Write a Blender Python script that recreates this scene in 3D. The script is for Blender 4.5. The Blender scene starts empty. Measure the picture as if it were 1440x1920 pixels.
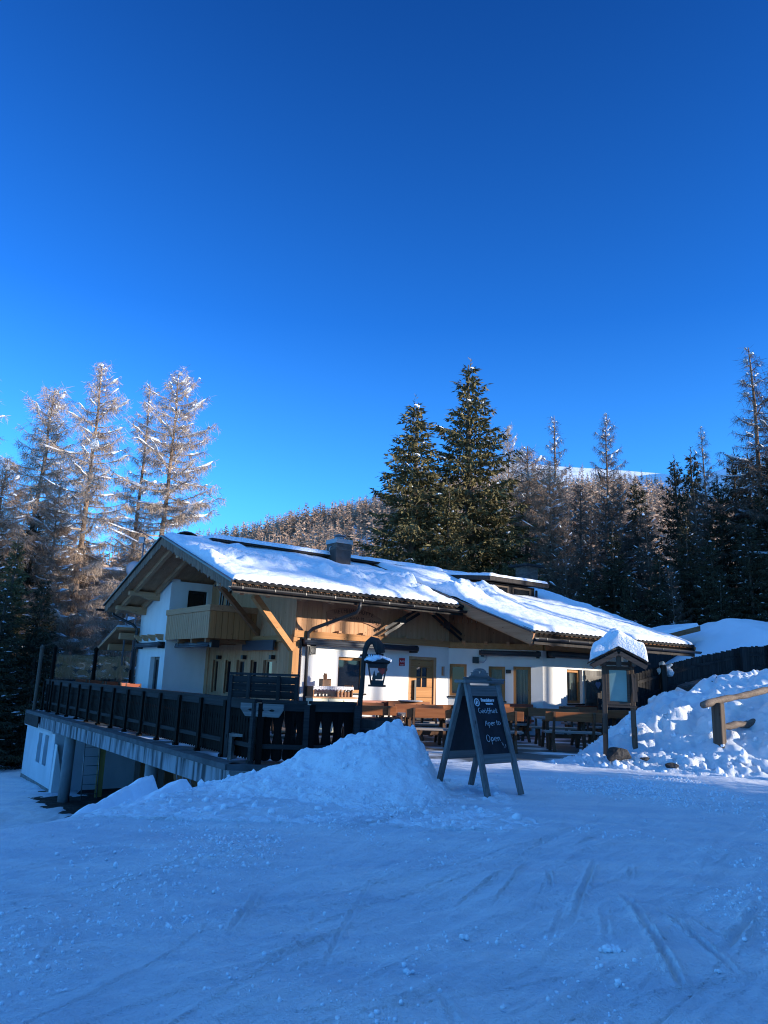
import bpy, bmesh, math, random
import numpy as np
from math import sin, cos, pi, radians, atan2, sqrt, tan, exp
from mathutils import Vector, Matrix

S = bpy.context.scene
COL = S.collection
random.seed(7)
rng = np.random.default_rng(11)

# ------------------------------------------------------------------ camera model (also used to survey points off the photograph)
F, TH, RO = 1386.0, radians(12.6), radians(2.0)
CAMP = np.array([0, 0, 1.6])
_fw = np.array([0, cos(TH), sin(TH)]); _r0 = np.array([1, 0, 0.]); _u0 = np.array([0, -sin(TH), cos(TH)])
_R = cos(RO)*_r0 + sin(RO)*_u0; _U = -sin(RO)*_r0 + cos(RO)*_u0
def at(x, y, d):                       # the point at distance d along +y seen at photo pixel (x, y)
    r = _fw*F + _R*(x-720) - _U*(y-960)
    return CAMP + r*d/r[1]
def atz(x, y, z):
    r = _fw*F + _R*(x-720) - _U*(y-960)
    return CAMP + r*(z-1.6)/r[2]

cam = bpy.data.cameras.new("camera"); camo = bpy.data.objects.new("camera", cam); COL.objects.link(camo)
cam.sensor_fit = 'VERTICAL'; cam.sensor_height = 36.0; cam.lens = 36.0*F/1920
cam.clip_start = 0.05; cam.clip_end = 6000
M = Matrix.Identity(4)
for i in range(3):
    M[i][0] = _R[i]; M[i][1] = _U[i]; M[i][2] = -_fw[i]; M[i][3] = CAMP[i]
camo.matrix_world = M
S.camera = camo

# ------------------------------------------------------------------ light
SUN_HEAD, SUN_EL = radians(110), radians(10.8)
sd = Vector((sin(SUN_HEAD)*cos(SUN_EL), cos(SUN_HEAD)*cos(SUN_EL), sin(SUN_EL)))
sun = bpy.data.lights.new("sun", 'SUN'); suno = bpy.data.objects.new("sun", sun); COL.objects.link(suno)
suno.rotation_euler = (-sd).to_track_quat('-Z', 'Y').to_euler()
sun.energy = 2.0; sun.angle = radians(0.55); sun.color = (1.0, 0.9, 0.76)
W = bpy.data.worlds.new("World"); S.world = W; W.use_nodes = True
nt = W.node_tree; nt.nodes.clear()
sky = nt.nodes.new('ShaderNodeTexSky'); sky.sky_type = 'NISHITA'; sky.sun_disc = False
sky.sun_elevation = SUN_EL; sky.sun_rotation = SUN_HEAD
sky.altitude = 2000; sky.air_density = 1.0; sky.dust_density = 0.0; sky.ozone_density = 6.0
bg = nt.nodes.new('ShaderNodeBackground'); bg.inputs[1].default_value = 0.15
out = nt.nodes.new('ShaderNodeOutputWorld')
# sky deepens away from the horizon; the unseen zenith is brightened to fill shade
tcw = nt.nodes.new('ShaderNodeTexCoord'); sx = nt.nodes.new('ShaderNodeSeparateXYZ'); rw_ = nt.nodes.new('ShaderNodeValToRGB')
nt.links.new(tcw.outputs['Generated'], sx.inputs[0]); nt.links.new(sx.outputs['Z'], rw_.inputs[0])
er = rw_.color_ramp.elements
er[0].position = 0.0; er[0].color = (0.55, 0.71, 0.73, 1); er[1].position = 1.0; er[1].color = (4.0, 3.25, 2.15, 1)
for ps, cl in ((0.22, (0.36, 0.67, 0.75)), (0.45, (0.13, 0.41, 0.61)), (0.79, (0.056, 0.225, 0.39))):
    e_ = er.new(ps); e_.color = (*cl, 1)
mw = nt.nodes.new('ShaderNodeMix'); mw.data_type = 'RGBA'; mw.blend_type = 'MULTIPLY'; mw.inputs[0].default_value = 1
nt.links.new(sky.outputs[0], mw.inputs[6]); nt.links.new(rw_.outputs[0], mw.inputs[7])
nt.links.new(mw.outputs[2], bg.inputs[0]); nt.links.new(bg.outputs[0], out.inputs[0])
S.view_settings.view_transform = 'Standard'; S.view_settings.look = 'None'
S.view_settings.exposure = 2.05; S.view_settings.gamma = 1
S.cycles.max_bounces = 6; S.cycles.diffuse_bounces = 3; S.cycles.glossy_bounces = 3; S.cycles.transparent_max_bounces = 8
S.cycles.use_denoising = True; S.cycles.filter_width = 1.1
S.cycles.sample_clamp_indirect = 4

# ------------------------------------------------------------------ noise
_T = rng.random((256, 256))
def vnoise(x, y):
    xi = np.floor(x).astype(int); yi = np.floor(y).astype(int)
    fx = x-xi; fy = y-yi; fx = fx*fx*(3-2*fx); fy = fy*fy*(3-2*fy)
    a = _T[xi & 255, yi & 255]; b = _T[(xi+1) & 255, yi & 255]; c = _T[xi & 255, (yi+1) & 255]; d = _T[(xi+1) & 255, (yi+1) & 255]
    return (a*(1-fx)+b*fx)*(1-fy)+(c*(1-fx)+d*fx)*fy
def fbm(x, y, n=4, g=0.5):
    s = 0; a = 1; t = 0
    for k in range(n):
        s = s+a*vnoise(x*2**k+17.3*k, y*2**k+9.1*k); t += a; a *= g
    return s/t*2-1
def sstep(a, b, x):
    t = np.clip((x-a)/(b-a), 0, 1); return t*t*(3-2*t)
_C = rng.random((128, 128, 3))
def cells(x, y):                       # rounded lumps: 1 at a lump's centre, 0 between lumps
    xi = np.floor(x).astype(int); yi = np.floor(y).astype(int); best = np.zeros(np.broadcast(x, y).shape)
    for dx in (-1, 0, 1):
        for dy in (-1, 0, 1):
            c = _C[(xi+dx) & 127, (yi+dy) & 127]
            r = 0.35+0.6*c[..., 2]
            d2 = ((xi+dx+c[..., 0]-x)**2+(yi+dy+c[..., 1]-y)**2)/(r*r)
            best = np.maximum(best, r*np.sqrt(np.clip(1-d2, 0, 1)))
    return best

# ------------------------------------------------------------------ materials
MATS = {}
def mat(name, color, rough=0.8, spec=0.3, metal=0.0, var=0.0, vscale=(3, 3, 3), col2=None, bump=0.0, bscale=None, detail=4, contrast=(0.35, 0.65), alpha=None):
    m = bpy.data.materials.new(name); m.use_nodes = True; n = m.node_tree; N = n.nodes; L = n.links
    b = N['Principled BSDF']
    b.inputs['Base Color'].default_value = (*color, 1); b.inputs['Roughness'].default_value = rough
    b.inputs['Specular IOR Level'].default_value = spec; b.inputs['Metallic'].default_value = metal
    tc = N.new('ShaderNodeTexCoord')
    if col2 is not None or var:
        mp = N.new('ShaderNodeMapping'); mp.inputs['Scale'].default_value = vscale
        nz = N.new('ShaderNodeTexNoise'); nz.inputs['Scale'].default_value = 1.0; nz.inputs['Detail'].default_value = detail
        L.new(tc.outputs['Object'], mp.inputs[0]); L.new(mp.outputs[0], nz.inputs['Vector'])
        cr = N.new('ShaderNodeValToRGB'); cr.color_ramp.elements[0].position = contrast[0]; cr.color_ramp.elements[1].position = contrast[1]
        c2 = col2 if col2 is not None else tuple(min(1, c*(1+var)) for c in color)
        c1 = color if col2 is not None else tuple(c*(1-var) for c in color)
        cr.color_ramp.elements[0].color = (*c1, 1); cr.color_ramp.elements[1].color = (*c2, 1)
        L.new(nz.outputs['Fac'], cr.inputs[0]); L.new(cr.outputs[0], b.inputs['Base Color'])
    if bump:
        mp2 = N.new('ShaderNodeMapping'); mp2.inputs['Scale'].default_value = bscale or vscale
        nz2 = N.new('ShaderNodeTexNoise'); nz2.inputs['Scale'].default_value = 1.0; nz2.inputs['Detail'].default_value = 6
        L.new(tc.outputs['Object'], mp2.inputs[0]); L.new(mp2.outputs[0], nz2.inputs['Vector'])
        bp = N.new('ShaderNodeBump'); bp.inputs['Strength'].default_value = 1.0; bp.inputs['Distance'].default_value = bump
        L.new(nz2.outputs['Fac'], bp.inputs['Height']); L.new(bp.outputs[0], b.inputs['Normal'])
    MATS[name] = m
    return m
def wood(name, c1, c2, axis='z', rough=0.75, scale=1.0, knots=True, contrast=(0.3, 0.7), bump=0.004):
    # fibres run along `axis` (object coordinates); board-to-board tone from a coarse noise across the fibres, small dark knots
    m = bpy.data.materials.new(name); m.use_nodes = True; n = m.node_tree; N = n.nodes; L = n.links
    b = N['Principled BSDF']; b.inputs['Roughness'].default_value = rough; b.inputs['Specular IOR Level'].default_value = 0.25
    tc = N.new('ShaderNodeTexCoord')
    def sc(al, ac): return tuple(al if a == axis else ac for a in 'xyz')
    mp = N.new('ShaderNodeMapping'); mp.inputs['Scale'].default_value = tuple(s*scale for s in sc(1.2, 45))
    nz = N.new('ShaderNodeTexNoise'); nz.inputs['Scale'].default_value = 1; nz.inputs['Detail'].default_value = 5; nz.inputs['Distortion'].default_value = 0.6
    L.new(tc.outputs['Object'], mp.inputs[0]); L.new(mp.outputs[0], nz.inputs['Vector'])
    mp3 = N.new('ShaderNodeMapping'); mp3.inputs['Scale'].default_value = tuple(s*scale for s in sc(0.35, 7))
    nz3 = N.new('ShaderNodeTexNoise'); nz3.inputs['Scale'].default_value = 1; nz3.inputs['Detail'].default_value = 3
    L.new(tc.outputs['Object'], mp3.inputs[0]); L.new(mp3.outputs[0], nz3.inputs['Vector'])
    mx = N.new('ShaderNodeMath'); mx.operation = 'MULTIPLY_ADD'; mx.inputs[1].default_value = 0.45
    L.new(nz.outputs['Fac'], mx.inputs[0])
    ml = N.new('ShaderNodeMath'); ml.operation = 'MULTIPLY'; ml.inputs[1].default_value = 0.55
    L.new(nz3.outputs['Fac'], ml.inputs[0]); L.new(ml.outputs[0], mx.inputs[2])
    cr = N.new('ShaderNodeValToRGB'); cr.color_ramp.elements[0].position = contrast[0]; cr.color_ramp.elements[1].position = contrast[1]
    cr.color_ramp.elements[0].color = (*c1, 1); cr.color_ramp.elements[1].color = (*c2, 1)
    L.new(mx.outputs[0], cr.inputs[0]); last = cr.outputs[0]
    if knots:
        mk = N.new('ShaderNodeMapping'); mk.inputs['Scale'].default_value = tuple(s*scale for s in sc(3.2, 9))
        vo = N.new('ShaderNodeTexVoronoi'); vo.inputs['Scale'].default_value = 1.0
        L.new(tc.outputs['Object'], mk.inputs[0]); L.new(mk.outputs[0], vo.inputs['Vector'])
        kr = N.new('ShaderNodeValToRGB'); kr.color_ramp.elements[0].position = 0.06; kr.color_ramp.elements[1].position = 0.13
        kr.color_ramp.elements[0].color = (0.4, 0.33, 0.28, 1); kr.color_ramp.elements[1].color = (1, 1, 1, 1)
        L.new(vo.outputs['Distance'], kr.inputs[0])
        mm = N.new('ShaderNodeMix'); mm.data_type = 'RGBA'; mm.blend_type = 'MULTIPLY'; mm.inputs[0].default_value = 1
        L.new(last, mm.inputs[6]); L.new(kr.outputs[0], mm.inputs[7]); last = mm.outputs[2]
    L.new(last, b.inputs['Base Color'])
    bp = N.new('ShaderNodeBump'); bp.inputs['Distance'].default_value = bump; bp.inputs['Strength'].default_value = 1
    L.new(nz.outputs['Fac'], bp.inputs['Height']); L.new(bp.outputs[0], b.inputs['Normal'])
    MATS[name] = m; return m
def snow_mat(name, col=(0.84, 0.885, 0.94), fine=0.01, coarse=0.03, fs=60, cs=9, rough=0.55):
    m = bpy.data.materials.new(name); m.use_nodes = True; n = m.node_tree; N = n.nodes; L = n.links
    b = N['Principled BSDF']; b.inputs['Base Color'].default_value = (*col, 1); b.inputs['Roughness'].default_value = rough
    b.inputs['Specular IOR Level'].default_value = 0.35
    tc = N.new('ShaderNodeTexCoord'); prev = None
    for s, d, det in ((cs, coarse, 5), (fs, fine, 4), (fs*5, fine*0.35, 2)):
        nz = N.new('ShaderNodeTexNoise'); nz.inputs['Scale'].default_value = s; nz.inputs['Detail'].default_value = det; nz.inputs['Roughness'].default_value = 0.6
        L.new(tc.outputs['Object'], nz.inputs['Vector'])
        bp = N.new('ShaderNodeBump'); bp.inputs['Distance'].default_value = d; bp.inputs['Strength'].default_value = 1
        L.new(nz.outputs['Fac'], bp.inputs['Height'])
        if prev: L.new(prev, bp.inputs['Normal'])
        prev = bp.outputs[0]
    L.new(prev, b.inputs['Normal'])
    MATS[name] = m; return m
def glass_mat(name, tint=(0.02, 0.025, 0.03), clear=0.0, rough=0.03):
    m = bpy.data.materials.new(name); m.use_nodes = True; n = m.node_tree; N = n.nodes; L = n.links
    b = N['Principled BSDF']; b.inputs['Base Color'].default_value = (*tint, 1); b.inputs['Roughness'].default_value = rough
    b.inputs['Specular IOR Level'].default_value = 0.5
    if clear:
        tr = N.new('ShaderNodeBsdfTransparent'); tr.inputs[0].default_value = (0.9, 0.95, 0.95, 1)
        mx = N.new('ShaderNodeMixShader'); mx.inputs[0].default_value = clear
        L.new(b.outputs[0], mx.inputs[1]); L.new(tr.outputs[0], mx.inputs[2]); L.new(mx.outputs[0], N['Material Output'].inputs['Surface'])
    MATS[name] = m; return m

snow_mat('snow', fine=0.012, coarse=0.035)
snow_mat('snow_ground', fine=0.022, coarse=0.04, fs=42, cs=7)
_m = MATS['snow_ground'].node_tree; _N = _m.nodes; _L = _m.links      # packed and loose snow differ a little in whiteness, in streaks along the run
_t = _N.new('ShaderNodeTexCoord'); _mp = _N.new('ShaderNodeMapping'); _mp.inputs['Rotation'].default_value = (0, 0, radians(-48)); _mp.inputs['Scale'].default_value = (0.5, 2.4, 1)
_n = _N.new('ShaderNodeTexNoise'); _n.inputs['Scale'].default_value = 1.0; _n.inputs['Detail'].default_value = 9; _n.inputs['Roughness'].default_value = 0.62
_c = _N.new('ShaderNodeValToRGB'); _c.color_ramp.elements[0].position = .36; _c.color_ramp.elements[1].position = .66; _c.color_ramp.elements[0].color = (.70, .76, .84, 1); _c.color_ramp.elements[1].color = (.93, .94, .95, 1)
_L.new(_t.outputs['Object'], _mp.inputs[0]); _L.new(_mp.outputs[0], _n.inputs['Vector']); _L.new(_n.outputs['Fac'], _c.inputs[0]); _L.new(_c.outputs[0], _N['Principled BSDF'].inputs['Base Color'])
snow_mat('snow_lump', fine=0.016, coarse=0.05, fs=30, cs=9)
snow_mat('snow_soft', fine=0.006, coarse=0.02, fs=40, cs=5)
mat('snow_twig', (0.82, 0.87, 0.93), rough=0.7)
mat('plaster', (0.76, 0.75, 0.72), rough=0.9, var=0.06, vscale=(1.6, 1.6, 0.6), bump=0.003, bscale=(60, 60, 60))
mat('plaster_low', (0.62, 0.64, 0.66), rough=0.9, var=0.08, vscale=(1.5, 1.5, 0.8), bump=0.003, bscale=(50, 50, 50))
wood('larch_new_z', (0.38, 0.19, 0.09), (0.55, 0.32, 0.18), 'z')
wood('larch_new_x', (0.38, 0.19, 0.09), (0.55, 0.32, 0.18), 'x')
wood('larch_new_y', (0.38, 0.19, 0.09), (0.55, 0.32, 0.18), 'y')
wood('beam_x', (0.33, 0.145, 0.052), (0.50, 0.255, 0.105), 'x')
wood('beam_y', (0.33, 0.145, 0.052), (0.48, 0.25, 0.105), 'y')
wood('beam_z', (0.33, 0.15, 0.055), (0.50, 0.26, 0.11), 'z')
wood('brown_x', (0.15, 0.068, 0.033), (0.30, 0.15, 0.075), 'x')
wood('brown_y', (0.34, 0.15, 0.072), (0.54, 0.28, 0.145), 'y')
wood('brown_z', (0.17, 0.075, 0.035), (0.32, 0.155, 0.08), 'z')
wood('weathered_z', (0.07, 0.066, 0.062), (0.26, 0.245, 0.23), 'z', scale=0.8)
wood('weathered_x', (0.07, 0.066, 0.062), (0.26, 0.245, 0.23), 'x', scale=0.8)
wood('fence_dark_z', (0.018, 0.0175, 0.0175), (0.06, 0.057, 0.055), 'z', scale=0.8)  # grey wood darkened further: tree shade on the plank fence put into its colour
wood('kiosk_z', (0.03, 0.022, 0.017), (0.13, 0.095, 0.07), 'z', scale=0.8)
wood('kiosk_x', (0.03, 0.022, 0.017), (0.13, 0.095, 0.07), 'x', scale=0.8)
wood('grey_log', (0.04, 0.032, 0.026), (0.22, 0.17, 0.135), 'x', scale=0.7, bump=0.012)
wood('lace', (0.07, 0.032, 0.018), (0.32, 0.19, 0.12), 'z', scale=1.5, knots=False)
wood('rail_dark_z', (0.002, 0.002, 0.0022), (0.018, 0.013, 0.010), 'z', contrast=(0.35, 0.8), scale=0.7, knots=False)
wood('rail_dark_x', (0.013, 0.013, 0.0135), (0.055, 0.052, 0.051), 'x', scale=0.8, knots=False)
wood('bench_x', (0.19, 0.062, 0.022), (0.35, 0.13, 0.048), 'x', rough=0.5, knots=False)
wood('bench_grey_x', (0.16, 0.13, 0.11), (0.34, 0.30, 0.27), 'x', rough=0.65, knots=False)
wood('bench_dark', (0.06, 0.032, 0.018), (0.15, 0.08, 0.045), 'z', knots=False)
wood('bench_red_x', (0.20, 0.045, 0.022), (0.34, 0.09, 0.04), 'x', rough=0.5, knots=False)
for _k in ('rail_dark_z', 'rail_dark_x', 'fence_dark_z'): MATS[_k].node_tree.nodes['Principled BSDF'].inputs['Specular IOR Level'].default_value = 0.06
mat('tile', (0.009, 0.008, 0.0075), rough=0.8, var=0.4, vscale=(6, 6, 6))
mat('dark_clad', (0.028, 0.024, 0.022), rough=0.8, var=0.35, vscale=(14, 14, 2))
mat('gutter', (0.018, 0.018, 0.02), rough=0.4, spec=0.5)
mat('black_metal', (0.012, 0.012, 0.014), rough=0.45, spec=0.4)
mat('grey_metal', (0.25, 0.26, 0.28), rough=0.45, metal=0.6)
mat('awning_grey', (0.05, 0.055, 0.065), rough=0.5)
mat('concrete', (0.20, 0.20, 0.19), rough=0.9, var=0.25, vscale=(3, 3, 3), bump=0.004, bscale=(40, 40, 40))
mat('pillar', (0.27, 0.28, 0.28), rough=0.9, var=0.2, vscale=(3, 3, 1), bump=0.003, bscale=(40, 40, 40))
mat('fascia', (0.045, 0.05, 0.055), rough=0.85, col2=(0.29, 0.305, 0.32), vscale=(4.5, 4.5, 0.7), contrast=(0.38, 0.56), detail=8)
mat('ledge', (0.07, 0.075, 0.08), rough=0.8, var=0.3, vscale=(3, 3, 3))
mat('floor', (0.10, 0.105, 0.10), rough=0.7, col2=(0.72, 0.77, 0.83), vscale=(0.55, 0.9, 1), contrast=(0.50, 0.62), detail=7, bump=0.01, bscale=(14, 14, 14))
mat('earth', (0.03, 0.025, 0.02), rough=0.95, var=0.5, vscale=(4, 4, 4), bump=0.05, bscale=(8, 8, 8))
mat('rock', (0.045, 0.042, 0.04), rough=0.85, var=0.5, vscale=(5, 5, 5), bump=0.05, bscale=(9, 9, 9))
mat('brick', (0.10, 0.083, 0.07), rough=0.9, var=0.3, vscale=(5, 5, 14), bump=0.01, bscale=(10, 10, 30))
mat('chimney_render', (0.085, 0.07, 0.062), rough=0.9, var=0.2, vscale=(4, 4, 4))
glass_mat('glass_dark', (0.008, 0.01, 0.014))
glass_mat('glass_clear', (0.01, 0.012, 0.015), clear=0.72)
glass_mat('screen_glass', (0.03, 0.033, 0.035), clear=0.80, rough=0.03)
mat('curtain', (0.58, 0.58, 0.56), rough=0.9, var=0.2, vscale=(30, 30, 1))
mat('concrete_shaded', (0.05, 0.05, 0.05), rough=0.95, var=0.4, vscale=(2, 2, 2))  # darkened copy of the concrete: shade under the deck is in the colour
mat('interior', (0.06, 0.05, 0.045), rough=0.9)
mat('board_black', (0.010, 0.011, 0.016), rough=0.5, var=0.5, vscale=(6, 6, 3))
mat('chalk', (0.55, 0.55, 0.57), rough=0.9)
mat('print_white', (0.8, 0.8, 0.8), rough=0.7)
mat('letter_dark', (0.03, 0.015, 0.01), rough=0.8)
mat('plaque', (0.30, 0.15, 0.085), rough=0.7, var=0.15, vscale=(3, 20, 20))
mat('sign_red', (0.42, 0.012, 0.02), rough=0.4)
mat('heart_red', (0.35, 0.05, 0.04), rough=0.6)
mat('heart_blue', (0.30, 0.32, 0.52), rough=0.7)
mat('cream', (0.70, 0.69, 0.52), rough=0.5)
mat('cloth_trim', (0.75, 0.74, 0.76), rough=0.9, col2=(0.3, 0.29, 0.34), vscale=(40, 40, 40))
mat('poster', (0.20, 0.32, 0.30), rough=0.35, spec=0.5, var=0.12, vscale=(3, 3, 3))
mat('pv', (0.03, 0.04, 0.07), rough=0.2, spec=0.5)
mat('dish', (0.42, 0.44, 0.47), rough=0.5)
mat('yellow_board', (0.42, 0.30, 0.10), rough=0.8, var=0.2, vscale=(4, 4, 1))
mat('bark_larch', (0.13, 0.085, 0.06), rough=0.95, col2=(0.30, 0.21, 0.15), vscale=(8, 8, 2.5), bump=0.03, bscale=(14, 14, 5))
mat('bark_spruce', (0.07, 0.05, 0.038), rough=0.95, col2=(0.16, 0.12, 0.09), vscale=(8, 8, 2.5), bump=0.03, bscale=(14, 14, 5))
mat('twig', (0.27, 0.195, 0.14), rough=0.9, col2=(0.52, 0.41, 0.32), vscale=(1.1, 1.1, 1.1), contrast=(0.3, 0.7))
mat('twig_warm', (0.20, 0.13, 0.085), rough=0.9, col2=(0.38, 0.27, 0.19), vscale=(1.1, 1.1, 1.1), contrast=(0.3, 0.7))
mat('twig_shaded', (0.065, 0.046, 0.035), rough=0.9, col2=(0.17, 0.125, 0.095), vscale=(1.1, 1.1, 1.1), contrast=(0.3, 0.7))  # same larch twigs, with the shade of the right slope put into the colour
mat('far_tree_dark', (0.12, 0.085, 0.065), rough=0.95, col2=(0.30, 0.225, 0.18), vscale=(0.025, 0.025, 0.025), contrast=(0.35, 0.62), detail=6)
mat('needle_shaded', (0.02, 0.024, 0.015), rough=0.75, col2=(0.08, 0.068, 0.036), vscale=(1.3, 1.3, 1.3), contrast=(0.32, 0.7), spec=0.2)  # darker copy of the needles, forest shade painted into the tone
mat('needle', (0.058, 0.058, 0.026), rough=0.75, col2=(0.21, 0.165, 0.07), vscale=(1.3, 1.3, 1.3), contrast=(0.32, 0.7), spec=0.2)
mat('far_tree', (0.21, 0.135, 0.095), rough=0.95, col2=(0.47, 0.33, 0.245), vscale=(0.025, 0.025, 0.025), contrast=(0.35, 0.62), detail=6)
snow_mat('snow_far', fine=0.3, coarse=1.5, fs=0.3, cs=0.05)

# ------------------------------------------------------------------ mesh builder and object helpers
class MB:
    def __init__(s): s.v = []; s.f = []; s.sm = []
    def add(s, vs, fs, smooth=False):
        k = len(s.v); s.v.extend([tuple(map(float, p)) for p in vs]); s.f.extend([tuple(i+k for i in f) for f in fs]); s.sm.extend([smooth]*len(fs)); return s
    def box(s, c, d, rz=0.0, R=None):
        hx, hy, hz = d[0]/2, d[1]/2, d[2]/2
        P = [Vector((x, y, z)) for z in (-hz, hz) for x, y in ((-hx, -hy), (hx, -hy), (hx, hy), (-hx, hy))]
        if R is None: R = Matrix.Rotation(rz, 3, 'Z')
        c = Vector(c)
        return s.add([c+R@p for p in P], [(3, 2, 1, 0), (4, 5, 6, 7), (0, 1, 5, 4), (1, 2, 6, 5), (2, 3, 7, 6), (3, 0, 4, 7)])
    def b2(s, a, b):                   # box from min corner to max corner
        return s.box([(a[i]+b[i])/2 for i in range(3)], [abs(b[i]-a[i]) for i in range(3)])
    def bar(s, p, q, w, h, up=(0, 0, 1)):   # rectangular bar from p to q: w across, h along up
        p = Vector(p); q = Vector(q); d = (q-p).normalized(); u = Vector(up)
        x = d.cross(u)
        if x.length < 1e-4: x = d.cross(Vector((1, 0, 0)))
        x.normalize(); u = x.cross(d).normalized(); x *= w/2; u = u*h/2
        V = [p-x-u, p+x-u, p+x+u, p-x+u, q-x-u, q+x-u, q+x+u, q-x+u]
        return s.add(V, [(0, 1, 2, 3), (7, 6, 5, 4), (4, 5, 1, 0), (5, 6, 2, 1), (6, 7, 3, 2), (7, 4, 0, 3)])
    def tube(s, path, rad, n=8, cap=True, smooth=True):
        P = [Vector(p) for p in path]; m = len(P)
        if not hasattr(rad, '__len__'): rad = [rad]*m
        vs = []; x = None
        for i in range(m):
            d = (P[min(i+1, m-1)]-P[max(i-1, 0)]).normalized()
            if x is None: x = d.cross(Vector((0.3, 0.9, 0.31)) if abs(d.z) > 0.7 else Vector((0, 0, 1))).normalized()
            else: x = (x-d*x.dot(d)).normalized()
            y = d.cross(x)
            for k in range(n):
                a = 2*pi*k/n; vs.append(P[i]+(x*cos(a)+y*sin(a))*rad[i])
        fs = [(i*n+k, i*n+(k+1) % n, (i+1)*n+(k+1) % n, (i+1)*n+k) for i in range(m-1) for k in range(n)]
        if cap: fs += [tuple(range(n-1, -1, -1)), tuple(range((m-1)*n, m*n))]
        return s.add(vs, fs, smooth)
    def prism(s, poly, a, b):          # poly: list of 3D points; extrude by vector b-a offsets (a, b are vectors)
        a = Vector(a); b = Vector(b); n = len(poly); P = [Vector(p) for p in poly]
        return s.add([p+a for p in P]+[p+b for p in P], [tuple(range(n-1, -1, -1)), tuple(range(n, 2*n))]+[(i, (i+1) % n, n+(i+1) % n, n+i) for i in range(n)])
    def quad(s, *p): return s.add(p, [tuple(range(len(p)))])
    def lathe(s, prof, c=(0, 0, 0), n=20, smooth=True):
        vs = []; m = len(prof)
        for r, z in prof:
            for k in range(n): vs.append((c[0]+r*cos(2*pi*k/n), c[1]+r*sin(2*pi*k/n), c[2]+z))
        fs = [(i*n+k, i*n+(k+1) % n, (i+1)*n+(k+1) % n, (i+1)*n+k) for i in range(m-1) for k in range(n)]
        fs += [tuple(range(n-1, -1, -1)), tuple(range((m-1)*n, m*n))]
        return s.add(vs, fs, smooth)
    def ball(s, c, r, seg=8, rings=5, sq=(1, 1, 1), jit=0.0, R=None):
        vs = []; c = Vector(c)
        for i in range(rings+1):
            t = pi*i/rings
            for k in range(seg):
                a = 2*pi*k/seg; j = 1+random.uniform(-jit, jit)
                p = Vector((sin(t)*cos(a)*sq[0], sin(t)*sin(a)*sq[1], cos(t)*sq[2]))*r*j
                vs.append(c+p)
        fs = [(i*seg+k, (i+1)*seg+k, (i+1)*seg+(k+1) % seg, i*seg+(k+1) % seg) for i in range(rings) for k in range(seg)]
        return s.add(vs, fs, True)
    def plate(s, outline, holes=(), t=0.02, org=(0, 0, 0), X=(1, 0, 0), Y=(0, 0, 1)):   # flat outline with holes, given thickness
        bm = bmesh.new(); es = []
        for loop in [outline, *holes]:
            vv = [bm.verts.new((p[0], p[1], 0)) for p in loop]
            es += [bm.edges.new((vv[i], vv[(i+1) % len(vv)])) for i in range(len(vv))]
        r = bmesh.ops.triangle_fill(bm, edges=es, use_beauty=True)
        fs = [g for g in r['geom'] if isinstance(g, bmesh.types.BMFace)]
        for f in fs:
            if f.normal.z < 0: f.normal_flip()
        bmesh.ops.recalc_face_normals(bm, faces=fs)
        bm.verts.index_update()
        o = Vector(org); X = Vector(X); Y = Vector(Y); Z = X.cross(Y)
        base = [v.co.copy() for v in bm.verts]; n = len(base)
        V = [o+X*p.x+Y*p.y+Z*(t/2) for p in base]+[o+X*p.x+Y*p.y-Z*(t/2) for p in base]
        Fs = []
        for f in fs:
            idx = [v.index for v in f.verts]
            if f.normal.z < 0: idx = idx[::-1]
            Fs.append(tuple(idx)); Fs.append(tuple(i+n for i in idx[::-1]))
        k = 0
        for loop in [outline, *holes]:
            m = len(loop)
            for i in range(m):
                a, b = k+i, k+(i+1) % m
                Fs.append((a, b, b+n, a+n))
            k += m
        bm.free()
        return s.add(V, Fs)
    def build(s, name, m, parent=None, bevel=0.0, smooth=None):
        me = bpy.data.meshes.new(name); me.from_pydata(s.v, [], s.f)
        me.polygons.foreach_set('use_smooth', s.sm if smooth is None else [smooth]*len(s.f))
        me.materials.append(MATS[m]); me.update()
        o = bpy.data.objects.new(name, me); COL.objects.link(o)
        if parent is not None: o.parent = parent
        if bevel:
            b = o.modifiers.new('bevel', 'BEVEL'); b.width = bevel; b.segments = 1; b.limit_method = 'ANGLE'
        return o
def tag(o, label=None, cat=None, group=None, kind=None):
    if label: o['label'] = label
    if cat: o['category'] = cat
    if group: o['group'] = group
    if kind: o['kind'] = kind
    return o
def thing(name, label, cat, loc=(0, 0, 0), rz=0.0, group=None):
    o = bpy.data.objects.new(name, None); COL.objects.link(o); o.empty_display_size = 0.3
    o.location = tuple(float(c) for c in loc); o.rotation_euler = (0, 0, rz)
    return tag(o, label, cat, group)
def copy_tree(o, parent=None):
    c = o.copy(); COL.objects.link(c); c.parent = parent
    for ch in list(o.children): copy_tree(ch, c)
    return c
def npmesh(name, V, Q, m, parent=None, smooth=True):   # fast mesh from arrays: V (n,3), Q (k, 3 or 4)
    me = bpy.data.meshes.new(name); V = np.asarray(V, np.float32); Q = np.asarray(Q, np.int32)
    k = Q.shape[1]
    me.vertices.add(len(V)); me.vertices.foreach_set('co', V.ravel())
    me.loops.add(Q.size); me.loops.foreach_set('vertex_index', Q.ravel())
    me.polygons.add(len(Q)); me.polygons.foreach_set('loop_start', np.arange(0, Q.size, k, dtype=np.int32))
    me.polygons.foreach_set('use_smooth', np.full(len(Q), smooth))
    me.update(calc_edges=True); me.validate()
    me.materials.append(MATS[m])
    o = bpy.data.objects.new(name, me); COL.objects.link(o)
    if parent is not None: o.parent = parent
    return o
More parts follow.
